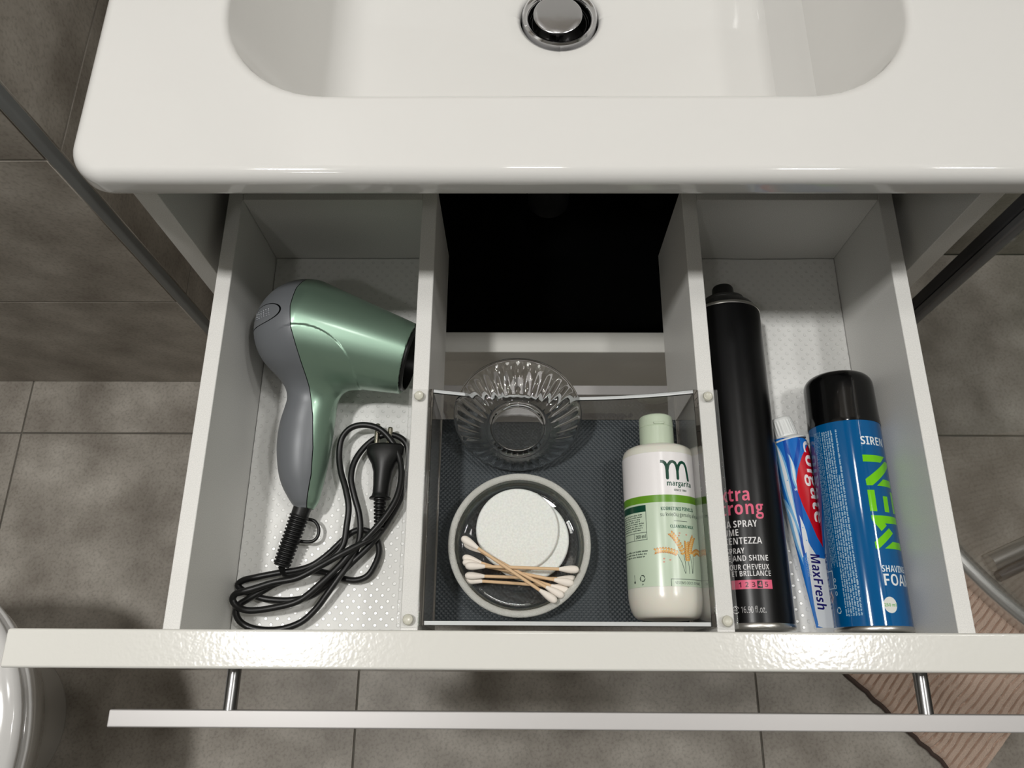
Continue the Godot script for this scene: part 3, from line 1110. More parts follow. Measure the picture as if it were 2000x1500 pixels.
func milk_bottle() -> void:
	var t := thing("lotion_bottle", "milky white round bottle with pale green flip cap and wheat label in the clear tray", "bottle", Vector3.ZERO)
	lay(t, Vector3(66.8, 736.6, -9.0))
	var milky := mat("milky plastic", srgb(226, 222, 210), 0.22)
	milky.subsurf_scatter_enabled = true
	milky.subsurf_scatter_strength = 0.2
	var body := [Vector2(0.01, 1.0), Vector2(14, 1.0), Vector2(17, 0.3)]
	for i in 9:
		var an := PI * 0.5 * i / 8.0
		body.push_back(Vector2(18.2 + 6.4 * sin(an), 0.6 + 15.0 * (1.0 - cos(an))))
	body.append_array([Vector2(24.6, 60), Vector2(24.6, 104), Vector2(24.4, 107.5)])
	for i in 7:
		var an := PI * 0.5 * i / 6.0
		body.push_back(Vector2(16.5 + 7.6 * cos(an), 108.5 + 5.6 * sin(an)))
	body.append_array([Vector2(12.0, 114.6), Vector2(0.01, 114.6)])
	obj("body", MB.new().lathe(body, 72), milky, t, true)
	var l := Lab.new(-77.75, -115.5, 155.5, 87.5, 7.0, srgb(236, 233, 233))
	var pale := srgb(196, 212, 190)
	var dkg := srgb(12, 66, 48)
	var ink := srgb(52, 66, 58)
	l.rect(-80, -86.0, 80, -27, srgb(98, 150, 34))
	l.rect(-80, -81.2, 80, -27, pale)
	l.line([Vector2(-3.2, -108.3), Vector2(-1.6, -108.2), Vector2(-0.2, -107.2), Vector2(0.7, -105.2), Vector2(1.0, -102), Vector2(1.0, -97)], 2.0, dkg)
	l.line([Vector2(1.0, -102), Vector2(1.9, -105.8), Vector2(3.4, -107.9), Vector2(5.0, -108.4), Vector2(6.7, -107.6), Vector2(7.8, -105.2), Vector2(8.2, -102), Vector2(8.2, -97)], 1.9, dkg)
	l.line([Vector2(8.2, -102), Vector2(9.2, -105.8), Vector2(10.7, -107.9), Vector2(12.4, -108.4), Vector2(14.1, -107.6), Vector2(15.3, -105.2), Vector2(15.9, -101.5), Vector2(16.6, -96.6)], 1.9, dkg)
	l.text("margarita", Vector2(0.4, -92.0), 3.4, dkg, 0, true, 0, 0.86)
	l.text("SINCE 1980", Vector2(9.6, -88.6), 1.3, ink, 1, true)
	l.text("KOSMETINIS PIENELIS", Vector2(-4.5, -75.8), 2.3, dkg, 0, true, 0, 0.72)
	l.text("su kviečių gemalų aliejumi", Vector2(-5.2, -72.0), 2.3, ink, 0, false, 0, 0.86)
	l.line([Vector2(3.4, -68.9), Vector2(13.0, -68.9)], 0.3, ink)
	l.text("CLEANSING MILK", Vector2(0.7, -64.6), 1.9, dkg, 0, true, 0, 0.82)
	var gold := srgb(226, 172, 84)
	var edge := srgb(176, 112, 58)
	for e in [[Vector2(-9.0, -50.0), Vector2(-2.0, -51.4), Vector2(4.2, -48.2), Vector2(9.0, -36.0)], [Vector2(1.2, -60.5), Vector2(5.6, -56.0), Vector2(8.6, -48.0), Vector2(9.4, -36.2)], [Vector2(11.4, -55.0), Vector2(11.2, -50.0), Vector2(11.4, -44.0), Vector2(12.2, -36.0)], [Vector2(17.2, -58.6), Vector2(14.4, -54.4), Vector2(13.3, -48.6), Vector2(14.6, -36.2)], [Vector2(23.0, -49.6), Vector2(19.4, -51.2), Vector2(16.2, -48.0), Vector2(14.8, -36.4)]]:
		l.line([e[2], (e[2] + e[3]) * 0.5 + Vector2(0.4, -0.6), e[3]], 0.3, ink)
		for k in 9:
			var u := k / 8.0
			var p: Vector2 = e[0] * (1 - u) * (1 - u) + e[1] * 2 * u * (1 - u) + e[2] * u * u
			var d: Vector2 = ((e[1] - e[0]) * (1 - u) + (e[2] - e[1]) * u).normalized()
			var n := d.orthogonal()
			for s in [-1.0, 1.0]:
				l.line([p + n * s * 0.5, p + n * s * 1.35 - d * 0.9], 1.15, edge)
				l.line([p + n * s * 0.5, p + n * s * 1.2 - d * 0.7], 0.85, gold)
			l.line([p - n * 1.1, p - n * 1.9 - d * 2.0], 0.15, edge)
		l.line([e[0], e[1] * 0.5 + (e[0] + e[2]) * 0.25, e[2]], 0.5, gold)
	for p in [Vector2(6.6, -61.2), Vector2(6.0, -59.6), Vector2(11.6, -60.4), Vector2(-4.4, -45.0), Vector2(-4.6, -43.0), Vector2(-0.6, -44.2)]:
		l.disc(p, 0.75, 0.5, srgb(206, 150, 128), 10)
	for e in [[-1.0, -32.6, 24.0, -32.3], [-1.0, -32.6, -0.7, -27.9]]:
		l.rect(e[0], e[1], e[2], e[3], ink)
	l.text("VISIEMS ODOS TIPAMS", Vector2(1.6, -29.4), 1.6, ink, 0, false, 0, 0.86)
	# left panel
	l.rect(-40, -80.0, -14.6, -75.7, dkg)
	l.rect(-14.8, -75.8, -14.5, -57.4, ink)
	l.rect(-40, -57.7, -14.5, -57.4, ink)
	l.rect(-40, -62.4, -14.5, -62.1, ink)
	l.rect(-25.0, -62.4, -24.7, -57.6, ink)
	l.text("200 ml", Vector2(-15.6, -58.7), 2.2, ink, 2, true, 0, 0.85)
	var rg := RandomNumberGenerator.new()
	rg.seed = 5
	for k in 8:
		micro(l, rg, -40, -73.6 + k * 1.42, 25.4 - rg.randf_range(1.0, 5.0), 0.85, ink, false)
	for k in 3:
		micro(l, rg, -40, -50.0 + k * 1.7, 25.8 - k * 1.6, 1.0, ink, false)
	l.line([Vector2(-26.4, -36), Vector2(-26.4, -31.4)], 0.35, ink)
	l.disc(Vector2(-26.4, -31.4), 0.8, 0.8, ink)
	for k in 3:
		var a := TAU * k / 3.0 - PI * 0.5
		var q := Vector2(-19.6, -33.4)
		l.line([q + Vector2.from_angle(a - 0.45) * 2.0, q + Vector2.from_angle(a + 0.45) * 2.0, q + Vector2.from_angle(a + 1.2) * 1.75], 0.6, ink)
	l.text("24", Vector2(-19.6, -29.2), 1.0, ink, 1)
	var lm := printed("bottle label", l, 0.24)
	obj("label", MB.new().lathe([Vector2(24.62, 19.0), Vector2(24.75, 19.1), Vector2(24.75, 60), Vector2(24.75, 105.9), Vector2(24.62, 106.0)], 96, Vector3.ZERO, 106.5, 19.0), lm, t, true)
	var cap := [Vector2(11.0, 114.4), Vector2(11.9, 114.8), Vector2(11.85, 128.4), Vector2(11.5, 128.8), Vector2(11.85, 129.2), Vector2(11.7, 134.6)]
	for i in 6:
		var an := PI * 0.5 * i / 5.0
		cap.push_back(Vector2(9.2 + 2.4 * cos(an), 135.6 + 2.0 * sin(an)))
	cap.append_array([Vector2(0.01, 138.0)])
	var gm := mat("pale green cap", srgb(192, 205, 182), 0.3)
	var cp := obj("cap", MB.new().lathe(cap, 64), gm, t, true)
	obj("thumb_tab", MB.new().box(Vector3(-3.6, 129.4, 10.6), Vector3(3.6, 131.0, 12.6), 0.5), gm, cp, true)


func spray_can() -> void:
	var t := thing("hair_spray", "tall black aerosol can with pink and white print lying along the right divider", "spray can", Vector3.ZERO)
	lay(t, Vector3(131.8, 706.3, -4.0))
	var l := Lab.new(-81.7, -241, 163.4, 237, 5.4, srgb(9, 9, 10))
	var pink := srgb(226, 98, 128)
	var w := srgb(226, 224, 224)
	var mm := 26.0 * PI / 180.0
	l.text("extra", Vector2(-6.4 * mm, -88.6), 9.3, pink, 2, true, 0, 0.86)
	l.text("strong", Vector2(13.2 * mm, -79.2), 9.3, pink, 2, true, 0, 0.9)
	l.text("LACCA SPRAY", Vector2(0.8 * mm, -70.6), 4.7, w, 2, true, 0, 0.84)
	l.text("VOLUME", Vector2(-27.8 * mm, -65.0), 4.4, w, 2, true, 0, 0.84)
	l.text("E LUCENTEZZA", Vector2(5.4 * mm, -59.2), 4.6, w, 2, true, 0, 0.86)
	l.text("HAIR SPRAY", Vector2(-21.3 * mm, -53.0), 3.8, w, 2, true, 0, 0.84)
	l.text("VOLUME AND SHINE", Vector2(12.2 * mm, -48.0), 3.8, w, 2, true, 0, 0.86)
	l.text("LAQUE POUR CHEVEUX", Vector2(12.3 * mm, -42.2), 3.6, w, 2, true, 0, 0.8)
	l.text("VOLUME ET BRILLANCE", Vector2(13.8 * mm, -38.0), 3.6, w, 2, true, 0, 0.8)
	l.rect(-46.0 * mm, -35.6, 14.2 * mm, -29.7, pink)
	var ang := [-32.6, -22.6, -13.2, -4.0, 5.4]
	l.rect(-8.0 * mm, -35.0, -0.4 * mm, -30.2, srgb(30, 26, 28))
	for k in 5:
		l.text(str(k + 1), Vector2(ang[k] * mm, -30.9), 3.3, pink if k == 3 else srgb(70, 18, 34), 1, true)
	l.text("16.90 fl.oz.", Vector2(0.9 * mm, -14.6), 4.0, w, 2, false, 0, 0.6)
	var c := Vector2(-42.5 * mm, -16.6)
	for k in 20:
		var a := 0.55 + (TAU - 1.0) * k / 20.0
		var b := 0.55 + (TAU - 1.0) * (k + 1) / 20.0
		l.line([c + Vector2(cos(a) * 2.2, sin(a) * 2.3), c + Vector2(cos(b) * 2.2, sin(b) * 2.3)], 0.6, w)
	l.line([c + Vector2(-1.9, 0), c + Vector2(1.2, 0)], 0.5, w)
	var bm := printed("black printed can", l, 0.3, 0.35)
	obj("body", MB.new().lathe([Vector2(25.9, 4.0), Vector2(26.0, 4.4), Vector2(26.0, 120), Vector2(26.0, 233), Vector2(25.7, 235.6)], 96, Vector3.ZERO, 237.0, 0.0), bm, t, true)
	obj("bottom_ring", MB.new().lathe([Vector2(0.01, 2.0), Vector2(23, 2.0), Vector2(24.6, 0.3), Vector2(25.8, 0.2), Vector2(26.5, 1.2), Vector2(26.5, 3.0), Vector2(25.9, 4.2), Vector2(0.01, 4.2)], 72), silver, t, true)
	obj("top_ring", MB.new().lathe([Vector2(25.2, 235.2), Vector2(26.0, 235.6), Vector2(26.2, 236.8), Vector2(25.6, 238.0), Vector2(24.4, 238.2), Vector2(24.0, 236)], 72), silver, t, true)
	obj("shoulder", MB.new().lathe([Vector2(24.3, 237.4), Vector2(23.4, 240.5), Vector2(21.0, 243.6), Vector2(17.4, 246.2), Vector2(15.6, 247.0), Vector2(0.01, 247.0)], 64), mat("black dome", Color(0.07, 0.07, 0.072), 0.28), t, true)
	obj("valve_ring", MB.new().lathe([Vector2(15.4, 246.6), Vector2(16.0, 247.6), Vector2(15.4, 249.6), Vector2(13.8, 250.2), Vector2(12.4, 249.0), Vector2(0.01, 248.6)], 56), mat("dull tin", Color(0.36, 0.36, 0.36), 0.4, 0.9), t, true)
	obj("nozzle", MB.new().lathe([Vector2(9.2, 248.6), Vector2(9.2, 252), Vector2(8.6, 253), Vector2(8.2, 259.2), Vector2(7.2, 261.0), Vector2(5.4, 261.6), Vector2(4.6, 260.4), Vector2(0.01, 260.2)], 40), black_plastic, t, true)


func foam_can() -> void:
	var t := thing("shaving_foam", "blue aerosol can with big green letters and glossy black cap along the drawer's right side", "spray can", Vector3.ZERO)
	lay(t, Vector3(211.2, 706.9, -6.0))
	var o := -6.0
	var l := Lab.new(-78.6, -147.5, 157.2, 142.0, 6.6, srgb(0, 88, 146))
	var w := srgb(232, 236, 238)
	var g := srgb(116, 205, 16)
	for p in [[Vector2(-0.6, -121.4), Vector2(19.6, -121.4), Vector2(13.4, -116.4), Vector2(-0.8, -116.4)], [Vector2(-0.9, -103.9), Vector2(19.0, -118.0), Vector2(24.6, -118.0), Vector2(24.6, -115.5), Vector2(3.5, -99.5), Vector2(-0.8, -99.5)], [Vector2(13.4, -104.5), Vector2(24.6, -104.5), Vector2(24.6, -99.5), Vector2(7.0, -99.5)], [Vector2(-0.9, -96.4), Vector2(4.2, -96.4), Vector2(4.0, -81.5), Vector2(-1.0, -81.5)], [Vector2(10.4, -92.4), Vector2(14.9, -92.4), Vector2(14.6, -81.4), Vector2(10.1, -81.4)], [Vector2(20.2, -96.4), Vector2(24.6, -96.4), Vector2(24.6, -81.4), Vector2(20.2, -81.4)], [Vector2(-1.0, -78.7), Vector2(24.6, -78.7), Vector2(24.6, -74.0), Vector2(8.5, -73.4), Vector2(9.7, -72.0), Vector2(4.8, -68.0), Vector2(-0.8, -75.4)], [Vector2(11.2, -70.3), Vector2(14.7, -67.1), Vector2(0.8, -56.0), Vector2(-1.2, -56.3), Vector2(-1.3, -60.6)], [Vector2(12.8, -61.2), Vector2(24.6, -61.2), Vector2(24.6, -56.4), Vector2(5.2, -56.4)]]:
		l.poly(p, g)
	l.text("SIREN", Vector2(-0.2, -128.9), 6.0, w, 0, true, 0, 0.93)
	l.text("SHAVING", Vector2(0.7, -41.0), 4.4, w, 0, true, 0, 0.86)
	l.text("FOAM", Vector2(1.0, -32.2), 7.6, w, 0, true, 0, 0.92)
	l.disc(Vector2(2.9, -19.8), 4.6, 5.2, srgb(226, 226, 220), 40)
	l.text("250 ml", Vector2(2.9, -18.8), 2.0, srgb(120, 180, 110), 1, true)
	var rg := RandomNumberGenerator.new()
	rg.seed = 9
	var pale := srgb(196, 214, 226)
	for k in 5:
		micro(l, rg, -34.6 + k * 1.45, -142.0, 96.0 - (k % 2) * 3.0, 1.0, srgb(148, 178, 202), true)
	for k in 7:
		var z0 := -141.0 if k < 5 else (-108.0 if k == 5 else -141.0)
		micro(l, rg, -26.8 + k * 1.75, z0, -13.5 - z0, 1.3, pale, true)
	for r in [[-43.0, -44.2, -34.4, -43.6], [-43.0, -32.4, -34.4, -31.8], [-35.0, -44.2, -34.4, -31.8]]:
		l.rect(r[0], r[1], r[2], r[3], pale)
	l.poly([Vector2(-40, -31), Vector2(-37, -26.5), Vector2(-40, -22), Vector2(-43, -26.5)], srgb(206, 170, 170))
	l.poly([Vector2(-40, -29), Vector2(-38.4, -26.5), Vector2(-40, -24), Vector2(-41.6, -26.5)], srgb(20, 60, 100))
	for k in 3:
		l.disc(Vector2(-33.0, -37.4 + k * 4.4), 1.2, 1.5, pale, 14)
		l.disc(Vector2(-33.0, -37.4 + k * 4.4), 0.7, 0.95, srgb(0, 92, 142), 14)
		var a := TAU * k / 3.0 - PI * 0.5
		var q := Vector2(-32.6, -17.4)
		l.line([q + Vector2.from_angle(a - 0.45) * 2.1, q + Vector2.from_angle(a + 0.45) * 2.1, q + Vector2.from_angle(a + 1.2) * 1.8], 0.8, pale)
	var bm := printed("blue printed can", l, 0.08)
	obj("body", MB.new().lathe([Vector2(24.7, 0.5), Vector2(25.0, 1.0), Vector2(25.0, 70), Vector2(25.0, 141.5)], 96, Vector3.ZERO, 141.5, -0.5), bm, t, true)
	obj("bottom_ring", MB.new().lathe([Vector2(0.01, -0.6), Vector2(22, -0.6), Vector2(23.6, -2.6), Vector2(24.8, -2.8), Vector2(25.4, -1.8), Vector2(25.4, -0.2), Vector2(24.8, 0.7), Vector2(0.01, 0.7)], 72), silver, t, true)
	var cap := [Vector2(24.0, 140.8), Vector2(25.3, 141.0), Vector2(25.4, 143), Vector2(25.2, 144.4), Vector2(24.9, 152), Vector2(24.6, 170)]
	for i in 8:
		var an := PI * 0.5 * i / 7.0
		cap.push_back(Vector2(15.5 + 9.0 * cos(an), 173.0 + 9.0 * sin(an)))
	cap.append_array([Vector2(8, 183.0), Vector2(0.01, 183.4)])
	obj("cap", MB.new().lathe(cap, 72), mat("glossy black cap", Color(0.03, 0.03, 0.033), 0.12), t, true)


func toothpaste() -> void:
	var t := thing("toothpaste_tube", "blue, white and red toothpaste tube squeezed between the two aerosol cans", "toothpaste tube", Vector3(186, 680, -72))
	var l := Lab.new(155, -145, 60, 145, 8.0, srgb(30, 112, 200))
	var white := srgb(236, 240, 244)
	var sky := srgb(130, 188, 232)
	var deep := srgb(10, 78, 176)
	# white and pale streaks running down the blue, white towards the crimp
	l.poly([Vector2(155, -145), Vector2(158.5, -145), Vector2(161, -120), Vector2(166, -90), Vector2(173, -50), Vector2(182, -3), Vector2(155, -3)], sky)
	l.poly([Vector2(155, -145), Vector2(158, -130), Vector2(161.5, -106), Vector2(169, -66), Vector2(180, -8), Vector2(155, 0)], white)
	for e in [[Vector2(164, -148), Vector2(172, -124), Vector2(176, -90), Vector2(178, -40), 5.0, deep], [Vector2(157, -146), Vector2(168, -128), Vector2(167, -104), Vector2(176, -70), 4.4, sky], [Vector2(161, -140), Vector2(168, -120), Vector2(168.4, -100), Vector2(175, -76), 2.2, white], [Vector2(176, -148), Vector2(180, -136), Vector2(172, -124), Vector2(172, -108), 3.0, deep], [Vector2(168.6, -130), Vector2(174, -120), Vector2(171, -112), Vector2(175, -102), 3.2, sky], [Vector2(169.6, -129), Vector2(173.4, -120), Vector2(171.6, -114), Vector2(174.4, -106), 1.6, white], [Vector2(166, -100), Vector2(172, -84), Vector2(172, -70), Vector2(178, -46), 3.6, sky], [Vector2(168, -92), Vector2(173, -80), Vector2(173, -66), Vector2(178, -50), 1.6, white], [Vector2(175, -86), Vector2(179, -74), Vector2(178, -62), Vector2(181, -46), 3.4, white], [Vector2(158, -128), Vector2(163, -112), Vector2(166, -92), Vector2(173, -60), 2.6, deep]]:
		var pl := []
		for side in 2:
			for k in 17:
				var u := (k if side == 0 else 16 - k) / 16.0
				var p: Vector2 = e[0] * pow(1 - u, 3) + e[1] * 3 * u * pow(1 - u, 2) + e[2] * 3 * u * u * (1 - u) + e[3] * pow(u, 3)
				pl.push_back(p + Vector2((0.5 if side == 0 else -0.5) * (0.05 + e[4] * sin(PI * u)), 0.0))
		l.poly(pl, e[5])
	l.poly([Vector2(178, -72), Vector2(181.5, -64), Vector2(186, -56), Vector2(215, -50), Vector2(215, 0), Vector2(183, -9), Vector2(181, -30), Vector2(179.5, -50)], white)
	l.poly([Vector2(178.5, -60), Vector2(180.4, -30), Vector2(183.4, -10), Vector2(181.6, -8), Vector2(178.0, -30), Vector2(176.0, -56)], srgb(40, 120, 206))
	for p in [Vector2(168.4, -111), Vector2(173.4, -104), Vector2(177.0, -77), Vector2(179.0, -68)]:
		l.disc(p, 0.8, 0.8, white, 12)
		l.disc(p, 0.45, 0.45, sky, 10)
	var red := srgb(206, 14, 34)
	var rp := []
	for q in [Vector2(188.5, -142), Vector2(183.4, -135), Vector2(179.0, -128), Vector2(175.6, -119), Vector2(174.0, -110), Vector2(174.8, -102), Vector2(177.6, -93), Vector2(182, -82), Vector2(186.5, -70), Vector2(191.5, -61), Vector2(206, -60), Vector2(206, -142)]:
		rp.push_back(q)
	l.poly(rp, red)
	l.text("Colgate", Vector2(180.0, -139.5), 8.6, srgb(248, 240, 240), 0, true, 84.5, 1.42, 0.12)
	l.text("MaxFresh", Vector2(181.0, -58.5), 6.2, srgb(30, 26, 110), 0, true, 86.0, 0.98, 0.2)
	l.text("COOLING", Vector2(177.4, -56.0), 2.2, srgb(150, 172, 200), 0, false, 84.0, 1.0)
	var rg := RandomNumberGenerator.new()
	rg.seed = 2
	l.disc(Vector2(167.0, -75.0), 1.4, 1.4, srgb(24, 40, 70), 14)
	for k in 34:
		var u := k / 33.0
		l.rect(lerpf(160.6, 166.0, u), lerpf(-108, -79, u), lerpf(161.4, 166.8, u), lerpf(-108, -79, u) + 0.5, srgb(120, 132, 146))
		l.rect(lerpf(167.8, 174.4, u), lerpf(-72, -44, u), lerpf(168.6, 175.2, u), lerpf(-72, -44, u) + 0.5, srgb(120, 132, 146))
	l.rect(155, -8.0, 215, 0, srgb(214, 216, 216))
	var tm := printed("printed tube", l, 0.22)
	var rows := []
	for j in 29:
		var k := j / 28.0
		var z := lerpf(-141.0, -4.0, k)
		var cx := lerpf(173.0, 204.5, k)
		var hw := lerpf(13.6, 22.0, k)
		var ht := lerpf(13.6, 0.7, pow(k, 0.85))
		var r := PackedVector3Array()
		for i in 44:
			var a := TAU * i / 44.0
			var x: float = cx + hw * cos(a)
			var y: float = 680.6 + ht * (1.0 + sin(a))
			var dx: float = x - 211.2
			if dx > -25.6:
				var lim := 706.9 - (sqrt(maxf(0.0, 25.7 * 25.7 - dx * dx)) if dx < 0.0 else 25.6)
				y = minf(y, maxf(680.65, lim))
			r.push_back(Vector3(x, y, z))
		rows.push_back(r)
	var mb := MB.new().loft(rows)
	for i in mb.v.size():
		mb.uv[i] = Vector2((mb.v[i].x - 155.0) / 60.0, (mb.v[i].z + 145.0) / 145.0)
	obj("body", mb, tm, t, false, 50.0)
	var ax := Vector3(-0.23, 0, -1).normalized()
	var c0 := Vector3(173.0, 694.2, -141.0)
	var wp := mat("white tube plastic", srgb(228, 230, 228), 0.35)
	obj("shoulder", MB.new().tube(PackedVector3Array([c0 + ax * -0.4, c0 + ax * 0.6, c0 + ax * 1.6, c0 + ax * 4.0]), [13.7, 13.7, 12.4, 8.0], 40), wp, t)
	var crows := []
	for q in [[3.2, 9.0, 0.0], [4.6, 9.3, 0.0], [5.0, 9.1, 0.3], [15.5, 8.5, 0.3], [15.9, 8.6, 0.0], [17.6, 8.3, 0.0], [18.6, 7.2, 0.0], [18.8, 5.0, 0.0]]:
		var r := PackedVector3Array()
		var s := ax.cross(Vector3.UP).normalized()
		for i in 96:
			var a := TAU * i / 96.0
			var rad: float = q[1] - (q[2] if i % 4 < 2 else 0.0)
			r.push_back(c0 + ax * q[0] + (s * cos(a) + Vector3.UP * sin(a)) * rad)
		crows.push_back(r)
	obj("cap", MB.new().loft(crows), wp, t)


# ---- hair dryer
const SEAM := [[-256.0, -187.5], [-238.4, -191.7], [-221.5, -193.2], [-207.0, -191.8], [-189.6, -187.2], [-172.2, -183.4], [-152.4, -180.4], [-128.7, -179.0], [-110.3, -179.6], [-92.3, -182.6], [-79.9, -184.6]]
const HANDLE := [[-200.0, -184.0, 709.0, 17.5], [-171.0, -185.5, 706.0, 18.3], [-150.0, -188.8, 703.4, 20.2], [-127.0, -189.8, 702.0, 19.2], [-103.5, -188.6, 700.0, 14.4], [-92.0, -186.4, 698.6, 9.4], [-88.0, -186.0, 698.0, 6.8]]
const NOZ := Vector3(-112.5, 719.4, -197.6)
var noz_dir := Vector3(0.968, -0.05, 0.246)


func seam_x(z: float) -> float:
	if z <= SEAM[0][0]:
		return SEAM[0][1] + (SEAM[0][0] - z) * 0.3
	for k in SEAM.size() - 1:
		if z <= SEAM[k + 1][0]:
			var u: float = (z - SEAM[k][0]) / (SEAM[k + 1][0] - SEAM[k][0])
			return lerpf(SEAM[k][1], SEAM[k + 1][1], u)
	return SEAM[10][1]


func cone(p: Vector3, a: Vector3, b: Vector3, ra: float, rb: float) -> float:
	var ba := b - a
	var h := clampf((p - a).dot(ba) / ba.length_squared(), 0.0, 1.0)
	return (p - a - ba * h).length() - lerpf(ra, rb, h)


func dryer_sdf(p: Vector3) -> float:
	var body := cone(p, Vector3(-189.5, 721.8, -219.0), Vector3(-103.0, 718.9, -195.2), 40.0, 25.4)
	var j := 0
	while j < 5 and p.z > HANDLE[j + 1][0]:
		j += 1
	var A: Array = HANDLE[j]
	var B: Array = HANDLE[j + 1]
	var C: Array = HANDLE[maxi(j - 1, 0)]
	var D: Array = HANDLE[mini(j + 2, 6)]
	var dz: float = B[0] - A[0]
	var u := clampf((p.z - A[0]) / dz, 0.0, 1.0)
	var w := []
	for i in 3:
		w.push_back(cubic_interpolate_in_time(A[i + 1], B[i + 1], C[i + 1], D[i + 1], u, dz, minf(C[0] - A[0], -0.001), D[0] - A[0] if j < 5 else dz + 0.001))
	var hd: float = (Vector2(p.x - w[0], (p.y - w[1]) * 1.04).length() - w[2]) * 0.9
	hd = maxf(hd, maxf(HANDLE[0][0] - p.z, p.z - HANDLE[6][0]))
	var k := 17.0
	var h := clampf(0.5 + 0.5 * (hd - body) / k, 0.0, 1.0)
	var d := lerpf(hd, body, h) - k * h * (1.0 - h)
	# the lower shell stands a little proud of the barrel along an arc
	if p.y > 712.0 and p.z < -146.0:
		var e := Vector2(p.x + 186.0, p.z + 170.0).length()
		d -= 0.8 * smoothstep(39.0, 37.2, e) * smoothstep(-216.0, -190.0, p.x) * smoothstep(-146.0, -166.0, p.z)
	# flat end with its hole
	var ax := (p - NOZ).dot(noz_dir)
	d = maxf(d, ax)
	if ax > -26.0:
		d = maxf(d, -maxf(body + 2.6, -ax - 22.0))
	return d


func ellipse_d(p: Vector3) -> float:
	var e := Vector2((p.x + 217.0) / 16.5, (p.z + 219.5) / 7.6)
	return (e.length() - 1.0) * 7.4 + (0.0 if p.y > 720.0 else 30.0)


func seam_f(p: Vector3) -> float:
	return seam_x(p.z) - p.x


func cut(mb: MB, f: Callable, at: float, above: bool) -> MB:
	# the part of an open surface where f is above (or below) a value, its triangles cut along that line
	var out := MB.new()
	var val := PackedFloat32Array()
	for p in mb.v:
		val.push_back((f.call(p) - at) * (1.0 if above else -1.0))
	var ids := {}
	for k in range(0, mb.ix.size(), 3):
		var poly := []
		for e in 3:
			var i := mb.ix[k + e]
			var j := mb.ix[k + (e + 1) % 3]
			if val[i] >= 0.0:
				poly.push_back(Vector2i(i, i))
			if (val[i] >= 0.0) != (val[j] >= 0.0):
				poly.push_back(Vector2i(mini(i, j), maxi(i, j)))
		var q := []
		for c in poly:
			if not ids.has(c):
				ids[c] = out.v.size()
				var u: float = 0.0 if c.x == c.y else val[c.x] / (val[c.x] - val[c.y])
				out.v.push_back(mb.v[c.x].lerp(mb.v[c.y], u))
				out.nm.push_back(mb.nm[c.x].lerp(mb.nm[c.y], u).normalized())
				out.uv.push_back(Vector2.ZERO)
			q.push_back(ids[c])
		for e in range(1, q.size() - 1):
			out.ix.append_array(PackedInt32Array([q[0], q[e], q[e + 1]]))
	return out


